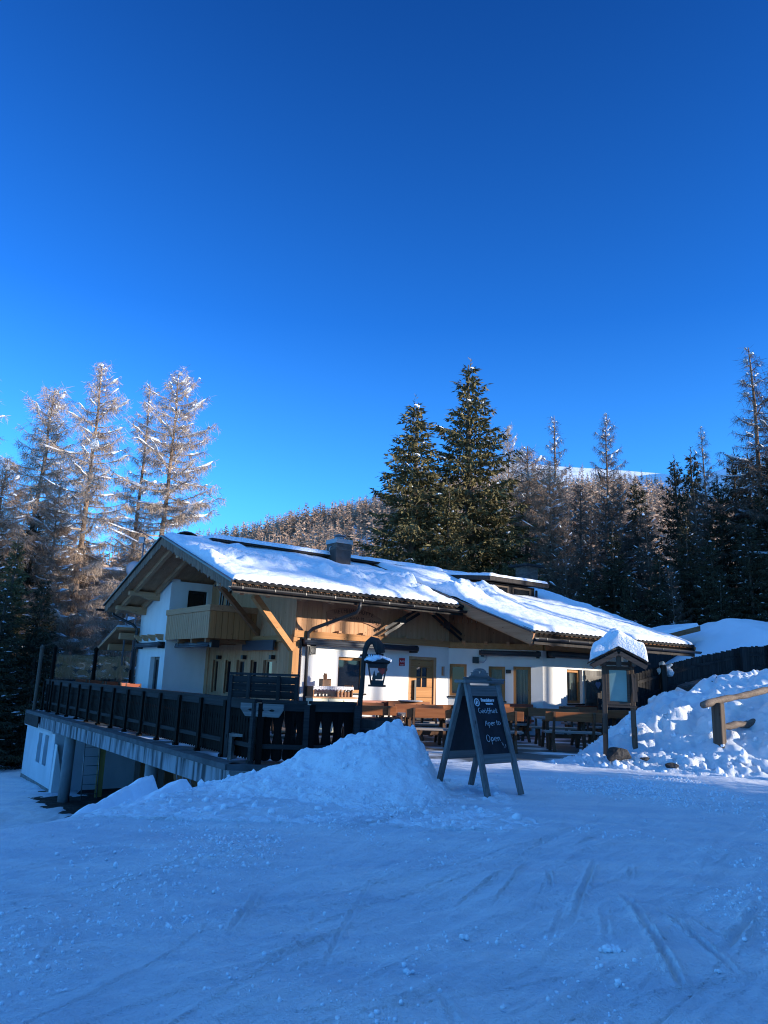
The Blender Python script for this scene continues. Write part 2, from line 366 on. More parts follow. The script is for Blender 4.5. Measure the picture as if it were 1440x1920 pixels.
def gridmesh(name, X, Y, Z, m, parent=None, smooth=True, flip=False):
    ny, nx = X.shape
    V = np.stack([X, Y, Z], -1).reshape(-1, 3)
    i = np.arange(ny-1)[:, None]*nx+np.arange(nx-1)[None, :]
    Q = np.stack([i, i+1, i+nx+1, i+nx], -1).reshape(-1, 4)
    if flip: Q = Q[:, ::-1]
    return npmesh(name, V, Q, m, parent, smooth)
def text(s, size, name, m, parent, loc, rot, align='CENTER', ext=0.002, bold=0.0, xs=1.0, into=None):
    cu = bpy.data.curves.new('lettering_curve', 'FONT'); cu.body = s; cu.size = size; cu.align_x = align; cu.align_y = 'CENTER'; cu.extrude = ext; cu.offset = bold
    tmp = bpy.data.objects.new('lettering_curve', cu); me = bpy.data.meshes.new_from_object(tmp)
    Mx = Matrix.Translation(Vector(loc)) @ __import__('mathutils').Euler(rot).to_matrix().to_4x4() @ Matrix.Diagonal((xs, 1, 1, 1))
    k = into if into is not None else MB()
    k.add([Mx @ v.co for v in me.vertices], [tuple(f.vertices) for f in me.polygons])
    bpy.data.objects.remove(tmp); bpy.data.curves.remove(cu); bpy.data.meshes.remove(me)
    return k if into is not None else k.build(name, m, parent)
# ================================================================== TERRAIN
def sdist(x, y, pl):                   # signed distance to a polyline, positive on its left side
    best = np.full(x.shape, 1e9); sg = np.zeros(x.shape)
    for (ax, ay), (bx, by) in zip(pl[:-1], pl[1:]):
        dx, dy = bx-ax, by-ay; l2 = dx*dx+dy*dy
        t = np.clip(((x-ax)*dx+(y-ay)*dy)/l2, 0, 1)
        d = np.hypot(x-ax-t*dx, y-ay-t*dy); c = dx*(y-ay)-dy*(x-ax)
        m = d < best-1e-9; best = np.where(m, d, best); sg = np.where(m, np.sign(c), sg)
    return best*sg
CREST = [(-60, 1), (-12, 4.5), (-6, 6.0), (-3.5, 7.6), (-2.6, 10), (-1.9, 12), (0.5, 15.5), (-8.5, 30), (-16, 44), (-30, 80)]
FOOT = [(40, 4), (14, 12.6), (9, 13.9), (6.13, 14.9), (5.0, 15.5), (3.95, 16.15)]
LEFTB = [(3.95, 16.15), (5.0, 18.2), (6.3, 20.5), (7.4, 23), (8.8, 26.2), (11.5, 30), (16, 36), (22, 44), (60, 90)]
TERR = [(-12.75, 27.97), (-2.6, 13.73), (-1.34, 13.63), (-0.3, 14.0), (1.2, 15.2), (4.3, 16.6), (7.5, 21), (9.2, 27), (3, 34), (-6, 36)]
def inside(x, y, poly):
    c = np.zeros(x.shape, bool)
    for (ax, ay), (bx, by) in zip(poly, poly[1:]+poly[:1]):
        c ^= ((ay > y) != (by > y)) & (x < (bx-ax)*(y-ay)/(by-ay+1e-12)+ax)
    return c
def deck_st(x, y):                     # distance inside the long deck edge, and along it from its near corner
    (ax, ay), (bx, by) = TERR[0], TERR[1]; l = sqrt((bx-ax)**2+(by-ay)**2); dx, dy = (bx-ax)/l, (by-ay)/l
    return -(x-bx)*dy+(y-by)*dx, -((x-bx)*dx+(y-by)*dy)
def bank_h(x, y):
    sl = -sdist(x, y, LEFTB); sf = -sdist(x, y, FOOT)
    h = 1.95*(1-np.exp(-np.clip(sl, 0, None)/1.0))*(1-np.exp(-np.clip(sf, 0, None)/1.9))
    h = h+0.045*np.clip(np.minimum(sl, sf)-1, 0, 14)
    return h, np.minimum(sl, sf)
TRACKS = [([(1117, 1612), (1105, 1640), (1092, 1675), (1070, 1735)], .07, .05), ([(1167, 1680), (1195, 1715), (1220, 1750), (1275, 1840), (1325, 1862)], .075, .06),
          ([(1225, 1695), (1295, 1750), (1390, 1830)], .07, .06), ([(1435, 1705), (1400, 1735), (1355, 1785)], .11, .07), ([(1025, 1625), (1035, 1668)], .05, .04),
          ([(990, 1610), (960, 1650), (915, 1703)], .04, .03), ([(970, 1620), (900, 1660), (840, 1700)], .04, .03), ([(1130, 1565), (1070, 1592)], .05, .03),
          ([(985, 1605), (1022, 1600)], .04, .04), ([(1040, 1568), (985, 1590)], .04, .03), ([(490, 1660), (465, 1700), (425, 1757)], .06, .045),
          ([(685, 1720), (560, 1775), (450, 1822)], .05, .03), ([(640, 1790), (500, 1830)], .05, .025), ([(825, 1855), (842, 1890), (860, 1925)], .07, .05),
          ([(780, 1885), (900, 1880)], .03, .02), ([(860, 1660), (780, 1692)], .06, -.03), ([(1325, 1870), (1430, 1845)], .03, .02), ([(1350, 1520), (1440, 1511)], .05, .03),
          ([(1130, 1510), (1210, 1490)], .05, .02), ([(1185, 1620), (1180, 1650)], .06, .04), ([(1240, 1690), (1330, 1740), (1420, 1800)], .04, .03),
          ([(700, 1640), (640, 1740), (600, 1830)], .05, .02), ([(1060, 1690), (1030, 1760)], .05, .03), ([(1130, 1700), (1140, 1770)], .07, .03)]
TRK = [([tuple(atz(x, y, 0)[:2]) for x, y in p], w, d) for p, w, d in TRACKS]
_r = random.Random(5)
for k in range(130):                    # faint older ski lines sweeping across the slope
    x0, y0 = _r.uniform(-3.5, 5), _r.uniform(2.4, 11); a = _r.gauss(radians(48), .28); l = _r.uniform(1.2, 5.5); c = _r.uniform(-.15, .15)
    TRK.append(([(x0+cos(a)*l*t-sin(a)*c*l*4*t*(1-t), y0+sin(a)*l*t+cos(a)*c*l*4*t*(1-t)) for t in np.linspace(0, 1, 7)], _r.uniform(.018, .042), _r.uniform(.006, .017)))
def H(x, y, detail=False):
    s = sdist(x, y, CREST)
    low = sstep(0, 4.2, s)
    h = -2.5*low
    b, m = bank_h(x, y)
    h = h+b*(1-low)
    # wide ground beyond the hut: rises to the right and behind, falls to the left
    far = sstep(34, 70, y)
    h = h+far*0.02*np.clip(y-34, 0, 200)+sstep(8, 40, x)*sstep(26, 60, y)*0.10*np.clip(x-8, 0, 60)
    h = h-sstep(10, 60, s)*3.0*(1-far)
    ew, es = deck_st(x, y); un = sstep(0.6, 3.0, es)*sstep(-1.6, -.1, ew)*sstep(4.9, 4.6, ew)*sstep(17, 15, es)
    h = h*(1-un)-2.5*un
    h = np.where(inside(x, y, TERR), np.minimum(h, -0.14), h)
    if detail:
        near = np.clip(1-low*0.6, 0, 1)
        nb = sstep(0.15, 0.9, m)       # on the bank
        h = h+near*(0.035*fbm(x*0.5, y*0.5, 3)+0.022*fbm(x*2.2+3, y*2.2, 4))+low*(.07*fbm(x*1.1, y*1.1, 4)+.03*cells(x*3, y*3))*(1-sstep(25, 60, np.hypot(x, y))*.5)
        # thrown clods on the bank
        cl = 0.30*cells(x*1.5+.4*fbm(x*2, y*2, 2), y*1.5)*(0.6+0.4*fbm(x*.9, y*.9, 2))+0.10*cells(x*4.1+9, y*4.1)*sstep(-.2, .3, fbm(x*1.3+4, y*1.3, 2))+0.035*cells(x*10, y*10+4)*sstep(-.1, .3, fbm(x*1.9, y*1.9+8, 2))+.20*fbm(x*1.3, y*1.3, 5)
        h = h+nb*(cl-0.16)*sstep(30, 22, y)*1.55
        edge = np.exp(-((m-0.0)/0.32)**2)*sstep(26, 20, y)*sstep(3.6, 4.4, x)
        h = h+edge*(0.16*cells(x*6, y*6)+0.09*cells(x*11, y*11))
        # churned, clumpy patches on the piste
        rough = sstep(0.0, 0.5, fbm(x*.55+40, y*.4, 3)+0.5*sstep(1.2, 3.5, x)-0.15)*(1-nb)*(1-low)
        h = h+rough*(0.026*cells(x*9, y*7)+0.030*cells(x*21, y*17))*sstep(16, 9, y)
        a = radians(48); u = x*cos(a)+y*sin(a); v = -x*sin(a)+y*cos(a)
        h = h+(1-nb)*(1-low)*sstep(15, 9, y)*(0.022*fbm(u*1.1, v*7, 4)+0.012*fbm(u*3, v*22, 3))
        for pl, w, d in TRK:
            xs = [p[0] for p in pl]; ys = [p[1] for p in pl]
            k = (x > min(xs)-.4) & (x < max(xs)+.4) & (y > min(ys)-.4) & (y < max(ys)+.4)
            if not k.any(): continue
            q = np.abs(sdist(x[k], y[k], pl))
            tp = np.clip(np.minimum(np.hypot(x[k]-xs[0], y[k]-ys[0]), np.hypot(x[k]-xs[-1], y[k]-ys[-1]))/.35, 0, 1)
            h[k] += -.6*tp*d*np.exp(-(q/(w*.24))**4)*np.clip(.35+1.3*vnoise(x[k]*2.3+w*99, y[k]*2.3), 0, 1)+0.42*tp*abs(d)*np.exp(-((q-w*.5)/(w*.22))**2)*(0.3+1.2*cells(x[k]*18, y[k]*18))
    return h
def Hs(x, y): return float(H(np.array([float(x)]), np.array([float(y)]))[0])
def axis(segs):
    o = []
    for a, b, st in segs: o += list(np.arange(a, b, st))
    return np.array(o)
gx = np.concatenate([-np.geomspace(700, 32, 30), axis([(-30, -14, .5), (-14, -5, .08), (-5, 5, .017), (5, 10.5, .032), (10.5, 30, .4)]), np.geomspace(30, 700, 30)])
gy = np.concatenate([axis([(-60, 0, 6), (0, 1.6, .2)]), np.geomspace(1.6, 17, 620), axis([(17.05, 24, .06), (24, 60, .5)]), np.geomspace(60, 260, 24)])
GX, GY = np.meshgrid(gx, gy)
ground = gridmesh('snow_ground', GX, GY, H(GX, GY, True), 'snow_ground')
tag(ground, 'blue shaded piste snow with ski tracks spreading across the foreground', kind='structure')

# loose clods of snow lying about
def clod_mesh(name, pts, m, parent=None, sub=1):
    bm = bmesh.new(); bmesh.ops.create_icosphere(bm, subdivisions=sub, radius=1)
    T = np.array([v.co[:] for v in bm.verts]); Fc = np.array([[v.index for v in f.verts] for f in bm.faces]); bm.free()
    V = []; Q = []
    for i, (x, y, z, r) in enumerate(pts):
        t = T*(1+rng.uniform(-.28, .28, (len(T), 1)))*r*rng.uniform(.7, 1.25, (1, 3))
        V.append(t+np.array([x, y, z])); Q.append(Fc+i*len(T))
    return npmesh(name, np.concatenate(V), np.concatenate(Q), m, parent)
pts = []
for k in range(650):
    x, y = rng.uniform(-3.2, 5.5), 2.3+12*rng.random()**1.3
    r = 0.008+0.020*rng.random()**5
    if fbm(np.array([x*.6+3]), np.array([y*.6]), 2)[0]+rng.uniform(-.25, .25)+(.12 if x > 1 else 0) < 0.05: continue
    pts.append((x, y, Hs(x, y)+r*.3, r))
for px, py, r in ((1132, 1780, .035), (1148, 1779, .04), (1160, 1782, .03), (768, 1824, .03), (1165, 1845, .03), (870, 1758, .03), (1345, 1822, .018), (110, 1862, .026), (946, 1888, .016)):
    p = atz(px, py, 0)
    for _ in range(5): pts.append((p[0]+rng.normal()*r*.6, p[1]+rng.normal()*r*.5, Hs(p[0], p[1])+.004, r*rng.uniform(.35, .75)))
gp = []
gx0 = rng.uniform(-4.2, 5.6, 60000); gy0 = 2.0+12.0*rng.random(60000)**1.35
gm = fbm(gx0*.55+40, gy0*.4, 3)+.35*fbm(gx0*1.7, gy0*2.3+9, 3)+.30*sstep(.3, 3, gx0)-.30+rng.uniform(-.35, .35, 60000)
gk = (gm > .12) & (H(gx0, gy0) > -.2) & (bank_h(gx0, gy0)[1] < .1); gx0, gy0 = gx0[gk], gy0[gk]; gz0 = H(gx0, gy0, True)
gr = (.0035+.0022*gy0**.5)*(.6+1.5*rng.random(len(gx0))**3)
tag(clod_mesh('snow_granules', list(zip(gx0, gy0, gz0+gr*.3, gr)), 'snow_soft', sub=1), 'loose snow granules sprinkled in patches over the piste', kind='stuff')
clod_mesh_o = tag(clod_mesh('snow_clods', pts, 'snow_soft'), 'small broken snow clods strewn over the piste', kind='stuff')

# ------------------------------------------------------------------ snow piles (height fields over the ground)
def ridge_field(X, Y, pts, w, power=1.5):
    best = np.full(X.shape, -9.); base = H(X, Y)
    for (a, b) in zip(pts[:-1], pts[1:]):
        n = max(2, int(np.hypot(b[0]-a[0], b[1]-a[1])/0.06))
        for t in np.linspace(0, 1, n):
            x, y, z = [a[i]+(b[i]-a[i])*t for i in range(3)]
            dx_ = X-x; dy_ = Y-y
            d = np.hypot(dx_*np.where(dx_ > 0, 3.0, 1.1), dy_*np.where(dy_ < 0, .62, 1.5))
            ww = w*(0.40+0.55*max(z, 0.05))
            hb = np.minimum(base, z)
            best = np.maximum(best, hb+(z-hb)*(np.exp(-(d/ww)**power)-.13)/.87)
    return best, base
def pile(name, label, pts, ext, st, w, lump, seed=0, power=1.5):
    x = np.arange(ext[0], ext[1], st); y = np.arange(ext[2], ext[3], st); X, Y = np.meshgrid(x, y)
    wx = X+0.12*fbm(X*2.2+seed, Y*2.2, 3); wy = Y+0.12*fbm(X*2.2, Y*2.2+seed+7, 3)
    Z, base = ridge_field(wx, wy, pts, w, power)
    up = sstep(0.02, 0.35, Z-base)
    Z = Z+up*lump*(0.10*(1-2*np.abs(fbm(X*1.5+seed, Y*2.1+.6*X, 4)))+0.05*(1-2*np.abs(fbm(X*4+seed, Y*5+2*X, 3)))+0.16*cells(X*1.7+seed+.3*fbm(X*3, Y*3, 2), Y*1.9)+0.06*cells(X*4.3, Y*4.3+seed)*sstep(-.1, .3, fbm(X*1.4, Y*1.4+5, 2))+0.12*fbm(X*1.8+seed, Y*1.8, 5)-0.13+0.06*cells(X*5+.2*fbm(X*9, Y*9, 2), Y*5)*sstep(-.3, .3, fbm(X*2.2, Y*2.2+3, 2))+0.03*cells(X*12, Y*12)*sstep(-.2, .3, fbm(X*3, Y*3+9, 2)))
    foot = np.exp(-((Z-base-0.06)/0.07)**2)
    Z = Z+lump*foot*(0.09*cells(X*7, Y*7)+0.05*cells(X*15, Y*15))
    ex = np.minimum(np.minimum(X-ext[0], ext[1]-X), np.minimum(Y-ext[2], ext[3]-Y))
    Z = np.where(ex < st*3, base-0.5, Z-0.02*(1-sstep(0.0, 0.1, Z-base))-0.03*(Z-base < 0.01))
    o = gridmesh(name, X, Y, Z, 'snow_lump'); tag(o, label, 'snow pile')
    return o, (X, Y, Z, base)
PK = [(-2.5, 11.45, -.20), (-1.9, 11.5, .04), (-1.3, 11.55, .25), (-.91, 11.6, .42), (-.3, 11.7, .64), (.05, 11.85, .82), (.37, 12, .93), (.56, 12, .88), (.72, 11.95, .58), (.84, 11.85, .26), (.95, 11.8, .05)]
big, bf = pile('snow_pile', 'tall rough snow pile between the wooden railing and the chalkboard', PK, (-3.4, 2.0, 8.6, 13.3), .02, .95, .85)
pts = []
Xb, Yb, Zb, Bb = bf
for k in range(650):
    i, j = rng.integers(4, Xb.shape[0]-4), rng.integers(4, Xb.shape[1]-4)
    hh = Zb[i, j]-Bb[i, j]
    if hh < 0.005 or rng.random() < hh*1.2: continue
    r = 0.010+0.05*rng.random()**4
    pts.append((Xb[i, j], Yb[i, j], Zb[i, j]+r*.25, r))
for k in range(420):                   # crumbs at the foot of the pile
    x, y = rng.uniform(-3, 1.6), rng.uniform(8.6, 11)
    d = abs(y-(9.9-0.15*x)); 
    if rng.random() < d*.8: continue
    r = 0.008+0.03*rng.random()**4; pts.append((x, y, Hs(x, y)+r*.4, r))
for k in range(450):                  # and on the bank
    x, y = rng.uniform(3.6, 10), rng.uniform(14, 19.5); m = float(bank_h(np.array([x]), np.array([y]))[1][0])
    if m < -0.5 or rng.random() < abs(m)*.33: continue
    r = 0.014+0.075*rng.random()**4
    pts.append((x, y, float(H(np.array([x]), np.array([y]), True)[0])+r*.3, r))
tag(clod_mesh('snow_crumbs', pts, 'snow_soft'), 'crumbled snow chunks around the piles and bank', kind='stuff')
def wedge(name, label, x0, y0, z0, ln, kl, kr, seed):
    st = .03; x = np.arange(x0-2.6, x0+.9, st); y = np.arange(y0-4.2, y0+1.0, st); X, Y = np.meshgrid(x, y)
    t = np.clip((y0-Y)/ln, 0, 1); xr = x0-0.15*t*ln*.4+0.06*fbm(Y*2+seed, Y*0+seed, 2); zr = z0-0.20*t**1.4
    Z = np.minimum(zr-kl*np.clip(xr-X, 0, None)**1.15, zr-kr*np.clip(X-xr, 0, None)*(0.30+0.7*(1-t)))-2.2*np.clip(Y-y0, 0, None)-3*np.clip(-1+(y0-Y)/ln, 0, None)
    Z = Z+0.05*fbm(X*2.5+seed, Y*2.5, 4)+0.05*cells(X*3+seed, Y*3)*sstep(.2, .9, t)+0.03*cells(X*8, Y*8+seed)
    base = H(X, Y)
    Z = np.where(Z < base-0.3, base-0.3, Z)
    o = gridmesh(name, X, Y, Z, 'snow_soft'); tag(o, label, 'snow pile')
wedge('snow_pile', 'wedge of packed snow nearest the left concrete pillar, sheared off on its right', -3.30, 11.7, .06, 3.2, .75, 2.4, 3)
wedge('snow_pile', 'sheared snow wedge just left of the tall rough pile, before the deck edge', -2.72, 11.25, .09, 2.6, .55, 1.15, 11)
# heap beyond the plank fence
X, Y = np.meshgrid(np.arange(9.5, 34, .12), np.arange(28.5, 44, .12))
base = H(X, Y)
Z = 4.75-0.42*np.clip(15.9-X, 0, None)**1.12-0.05*np.clip(X-16.5, 0, 30)+0.25*fbm(X*.35, Y*.35, 3)-0.16*np.clip(34.3-Y, 0, None)**1.3-0.25*np.clip(Y-36, 0, None)
Z = Z+0.08*cells(X*.9, Y*.9)*sstep(-.2, .4, fbm(X*.3+8, Y*.3, 2))+0.04*cells(X*2.4, Y*2.4)
ex = np.minimum(np.minimum(X-9.5, 34-X), np.minimum(Y-28.5, 44-Y))
Z = np.where(ex < .4, base-1, np.maximum(Z, base-.6))
tag(gridmesh('snow_heap', X, Y, Z, 'snow_soft'), 'smooth blue snow heap rising behind the plank fence', 'snow heap')
# ================================================================== THE HUT (local x along its front, y into the house, origin at the front left corner)
RZ = radians(36)
HO = np.array([-2.35, 21.0, 0.0]); HU = np.array([cos(RZ), sin(RZ), 0]); HV = np.array([-sin(RZ), cos(RZ), 0])
hut = thing('mountain_hut', 'white plastered mountain hut with larch cladding under a wide snowy gable roof', 'building', HO, RZ)
RV, RZT, SL = 3.8, 5.57, 0.343
def zt(v): return RZT-SL*abs(v-RV)
class Wall:
    def __init__(s, p0, p1):
        s.p = Vector((*p0, 0)); d = Vector((p1[0]-p0[0], p1[1]-p0[1], 0)); s.L = d.length; s.d = d/s.L; s.n = Vector((s.d.y, -s.d.x, 0))
        s.R = Matrix((s.d, -s.n, Vector((0, 0, 1)))).transposed()      # local x along the wall, y inward, z up
    def P(s, a, n, z): return s.p+s.d*a+s.n*n+Vector((0, 0, z))
    def solid(s, mb, z0, z1, ops=(), t=0.3, a0=0.0, a1=None, n=0.0):
        a1 = s.L if a1 is None else a1
        xs = sorted({a0, a1, *[o[0] for o in ops], *[o[1] for o in ops]}); zs = sorted({z0, z1, *[o[2] for o in ops], *[o[3] for o in ops]})
        xs = [x for x in xs if a0 <= x <= a1]; zs = [z for z in zs if z0 <= z <= z1]
        for i in range(len(xs)-1):
            j = 0
            while j < len(zs)-1:
                def openc(j): return any(o[0] < (xs[i]+xs[i+1])/2 < o[1] and o[2] < (zs[j]+zs[j+1])/2 < o[3] for o in ops)
                if openc(j): j += 1; continue
                k = j
                while k+1 < len(zs)-1 and not openc(k+1): k += 1
                mb.box(s.P((xs[i]+xs[i+1])/2, n-t/2, (zs[j]+zs[k+1])/2), (xs[i+1]-xs[i], t, zs[k+1]-zs[j]), R=s.R); j = k+1
        return mb
    def box(s, mb, a0, a1, n0, n1, z0, z1): return mb.box(s.P((a0+a1)/2, (n0+n1)/2, (z0+z1)/2), (a1-a0, abs(n1-n0), z1-z0), R=s.R)
    def boards(s, mb, z0, z1, w=0.13, t=0.02, ops=(), a0=0.0, a1=None, n=0.0, gap=0.008):
        a1 = s.L if a1 is None else a1; m = max(1, round((a1-a0)/w)); w = (a1-a0)/m
        for i in range(m):
            x0, x1 = a0+i*w+gap/2, a0+(i+1)*w-gap/2
            zz = [(z0, z1)] if not callable(z1) else [(z0, min(z1(x0), z1(x1)))]
            for o in ops:
                if o[0] < (x0+x1)/2 < o[1]:
                    nz = []
                    for (p, q) in zz:
                        if o[2] > p: nz.append((p, min(q, o[2])))
                        if o[3] < q: nz.append((max(p, o[3]), q))
                    zz = nz
            for p, q in zz:
                if q-p > .02: s.box(mb, x0, x1, n, n+t+random.uniform(0, .004), p, q)
        return mb
    def window(s, a0, a1, z0, z1, frame='beam_z', inset=0.12, fw=0.09, glass='glass_clear', sash=False, sill=True, name='window', label=None, mull=0):
        f = MB(); d = inset; t = 0.07
        s.box(f, a0, a0+fw, -d-t, -d, z0, z1); s.box(f, a1-fw, a1, -d-t, -d, z0, z1)
        s.box(f, a0+fw, a1-fw, -d-t, -d, z1-fw, z1); s.box(f, a0+fw, a1-fw, -d-t, -d, z0, z0+fw)
        for k in range(mull):
            c = a0+(a1-a0)*(k+1)/(mull+1); s.box(f, c-.025, c+.025, -d-t, -d, z0+fw, z1-fw)
        fr = f.build(name, frame, hut)
        if label: fr['label'] = label
        g = MB(); s.box(g, a0+fw, a1-fw, -d-.045, -d-.035, z0+fw, z1-fw); g.build('pane', glass, fr)
        if sill:
            k = MB(); s.box(k, a0-.04, a1+.04, -d, .05, z0-.05, z0-.003); k.build('sill', 'dark_clad', fr)
        return fr
LEN_D = sqrt(2.12**2+2.1**2)
FAC, WW, RR, GG = Wall((0, 0), (5.68, 0)), Wall((0, 6), (0, 0)), Wall((-1.5, 6), (0, 6)), Wall((-1.5, 8.75), (-1.5, 6))
DG, EE, WE, BK = Wall((5.68, 0), (7.8, -2.1)), Wall((7.8, -2.1), (12.35, -2.1)), Wall((12.35, -2.1), (12.35, 8.75)), Wall((12.35, 8.75), (-1.5, 8.75))
# --- plaster
o_fac = [(1.46, 2.42, 1.12, 2.14), (4.06, 5.19, 0, 2.27)]
o_dg = [(.04, .59, 1.10, 2.10), (1.29, 1.81, 1.0, 2.06), (2.07, 2.62, .12, 2.08)]
o_ee = [(1.15, 1.93, .98, 2.06)]
o_gg = [(1.42, 2.30, .3, 2.02)]
o_rr = [(.62, 1.32, 2.75, 4.28)]
p = MB(); FAC.solid(p, 0, 2.62, o_fac, a0=.10); p.build('wall', 'plaster', hut)
p = MB(); DG.solid(p, 0, 2.60, o_dg); p.build('wall', 'plaster', hut)
p = MB(); EE.solid(p, 0, 2.60, o_ee); p.build('wall', 'plaster', hut)
p = MB(); GG.solid(p, 0, 3.35, o_gg)
p.prism([(-1.5, 8.75, 3.35), (-1.5, 6.0, 3.35), (-1.5, 6.0, zt(6)-.2), (-1.5, 8.75, zt(8.75)-.2)], (0, 0, 0), (.3, 0, 0)); p.build('wall', 'plaster', hut)
p = MB(); RR.solid(p, 0, 4.55, o_rr, a0=.30); p.build('wall', 'plaster', hut)
p = MB(); WE.solid(p, 0, 3.2)
p.prism([(12.35, -2.1, 3.2), (12.35, 8.75, 3.2), (12.35, 8.75, zt(8.75)-.2), (12.35, RV, RZT-.2), (12.35, -2.1, zt(-2.1)-.1)], (0, 0, 0), (-.3, 0, 0)); BK.solid(p, 0, 3.6); p.build('wall', 'plaster', hut)
p = MB(); p.b2((-1.2, .4, -.2), (12.1, 8.5, -.02)); p.build('floor_slab', 'interior', hut)
# --- upper wood cladding of the front
c = MB(); FAC.boards(c, 2.80, zt(0)-.23, w=.16); p2 = MB()
c.build('wood_cladding', 'larch_new_z', hut)
c = MB(); DG.boards(c, 2.78, lambda a: zt(-2.1*a/LEN_D)-.23, w=.15); c.build('wood_cladding', 'brown_z', hut)
c = MB(); EE.boards(c, 2.78, zt(-2.1)-.13, w=.16); c.build('wood_cladding', 'brown_z', hut)
bk = MB(); FAC.solid(bk, 2.62, zt(0)-.22, t=.25, n=-.01, a0=.10)
DG.solid(bk, 2.6, zt(-2.1)-.12, t=.25, n=-.01); EE.solid(bk, 2.6, zt(-2.1)-.12, t=.25, n=-.01); bk.build('backing_wall', 'brown_z', hut)
b = MB(); FAC.box(b, -.12, 5.72, 0, .14, 2.62, 2.80); b.build('timber_beam', 'beam_x', hut)
b = MB(); DG.box(b, .06, LEN_D, 0, .13, 2.60, 2.78); EE.box(b, .0, EE.L, 0, .12, 2.60, 2.78); b.build('timber_beam', 'beam_x', hut)
def corbel(w, a, z, m='larch_new_y', s=1.0):
    k = MB(); prof = [(0, 0), (.26, 0), (.26, -.07), (.2, -.10), (.14, -.17), (.10, -.2), (0, -.2)]
    pts = [w.P(a-.06*s, n*s, z+q*s) for n, q in prof]; k.prism(pts, (0, 0, 0), w.d*.12*s); k.build('corbel', m, hut)
for a in (.55, 1.35, 2.2, 3.05, 3.8, 4.55, 5.25): corbel(FAC, a, 2.86, s=.75)
for a in (.5, 1.2, 1.9, 2.6): corbel(DG, a, 2.84, 'brown_y', s=.8)
for a in (.25, .95, 1.65, 2.4): corbel(GG, a, 2.76)
# --- wood wall with five narrow windows, facing left
o_ww = [(.55+.92*k, .55+.92*k+.48, .92, 1.98) for k in range(5)]
c = MB(); WW.boards(c, 0, lambda a: zt(6-a)-.23, w=.14, ops=o_ww); c.build('wood_cladding', 'larch_new_z', hut)
bk = MB(); WW.solid(bk, 0, 4.55-.02, o_ww, t=.22, n=-.006, a1=2.2); WW.solid(bk, 0, 3.72, o_ww, t=.22, n=-.006, a0=2.2); bk.build('backing_wall', 'brown_z', hut)
for o in o_ww: WW.window(*o, frame='larch_new_z', inset=.05, fw=.045, glass='glass_dark', sill=False)
b = MB(); b.b2((-.10, -.06, 0), (.10, .14, 2.62)); b.build('corner_post', 'beam_z', hut)
b = MB(); WW.box(b, .1, 6.1, .0, .12, 2.5, 2.68); b.build('timber_beam', 'beam_y', hut)
b = MB(); WW.box(b, -.02, .22, .024, .06, 0, 2.45); b.build('corner_board', 'larch_new_z', hut)
# windows in plaster
FAC.window(*o_fac[0], frame='beam_z', glass='glass_dark', label='wide window in timber frame left of the lantern')
w1 = DG.window(*o_dg[0], frame='beam_z', glass='glass_dark'); w2 = DG.window(*o_dg[1], frame='beam_z', mull=0)
dw = DG.window(*o_dg[2], frame='beam_z', name='glazed_door', sill=False)
w3 = EE.window(*o_ee[0], frame='beam_z', fw=.09, label='window with pale curtain beside a folded shutter')
GG.window(*o_gg[0], frame='weathered_z', inset=.15, fw=.09, glass='glass_dark', mull=1)
RR.window(*o_rr[0], frame='dark_clad', inset=.1, fw=.08, glass='glass_dark', name='balcony_door', sill=False)
def curtain(w, a0, a1, z0, z1, par, n=-.25):
    xs = np.linspace(a0, a1, 40); V = []; 
    for x in xs:
        q = n+.02*sin(x*60)+.01*sin(x*137)
        V += [w.P(x, q, z0+.02*sin(x*55)), w.P(x, q, z1)]
    k = MB(); k.add(V, [(2*i, 2*i+2, 2*i+3, 2*i+1) for i in range(len(xs)-1)], True); k.build('curtain', 'curtain', par)
curtain(EE, 1.55, 1.88, 1.0, 2.02, w3); curtain(DG, 1.33, 1.77, 1.0, 2.0, w2); curtain(DG, 2.14, 2.55, .3, 2.0, dw, n=-.2)
# entrance door
d = MB(); FAC.box(d, 4.06, 4.15, -.20, -.02, 0, 2.27); FAC.box(d, 5.10, 5.19, -.20, -.02, 0, 2.27); FAC.box(d, 4.15, 5.10, -.20, -.02, 2.18, 2.27)
door = d.build('door', 'larch_new_z', hut)
k = MB()
for z0, z1 in [(.02, .35), (.36, .68), (.69, 1.02), (1.03, 1.34), (1.95, 2.17)]: FAC.box(k, 4.15, 5.10, -.12, -.07, z0, z1)
FAC.box(k, 4.15, 4.43, -.12, -.07, 1.345, 1.945); FAC.box(k, 4.85, 5.10, -.12, -.07, 1.345, 1.945)
FAC.box(k, 4.43, 4.85, -.115, -.075, 1.625, 1.665); FAC.box(k, 4.62, 4.66, -.115, -.075, 1.345, 1.625); FAC.box(k, 4.62, 4.66, -.115, -.075, 1.665, 1.945)
k.build('door_leaf', 'beam_x', door)
k = MB(); FAC.box(k, 4.43, 4.85, -.105, -.095, 1.345, 1.945); k.build('pane', 'glass_dark', door)
k = MB(); FAC.box(k, 4.29, 4.36, -.03, .02, .55, 1.55); FAC.box(k, 4.30, 4.35, -.07, -.03, .7, .78); FAC.box(k, 4.30, 4.35, -.07, -.03, 1.35, 1.43); k.build('handle', 'black_metal', door)
k = MB(); FAC.box(k, 4.1, 5.15, -.02, .25, 0, .05); k.build('doorstep', 'concrete', door)
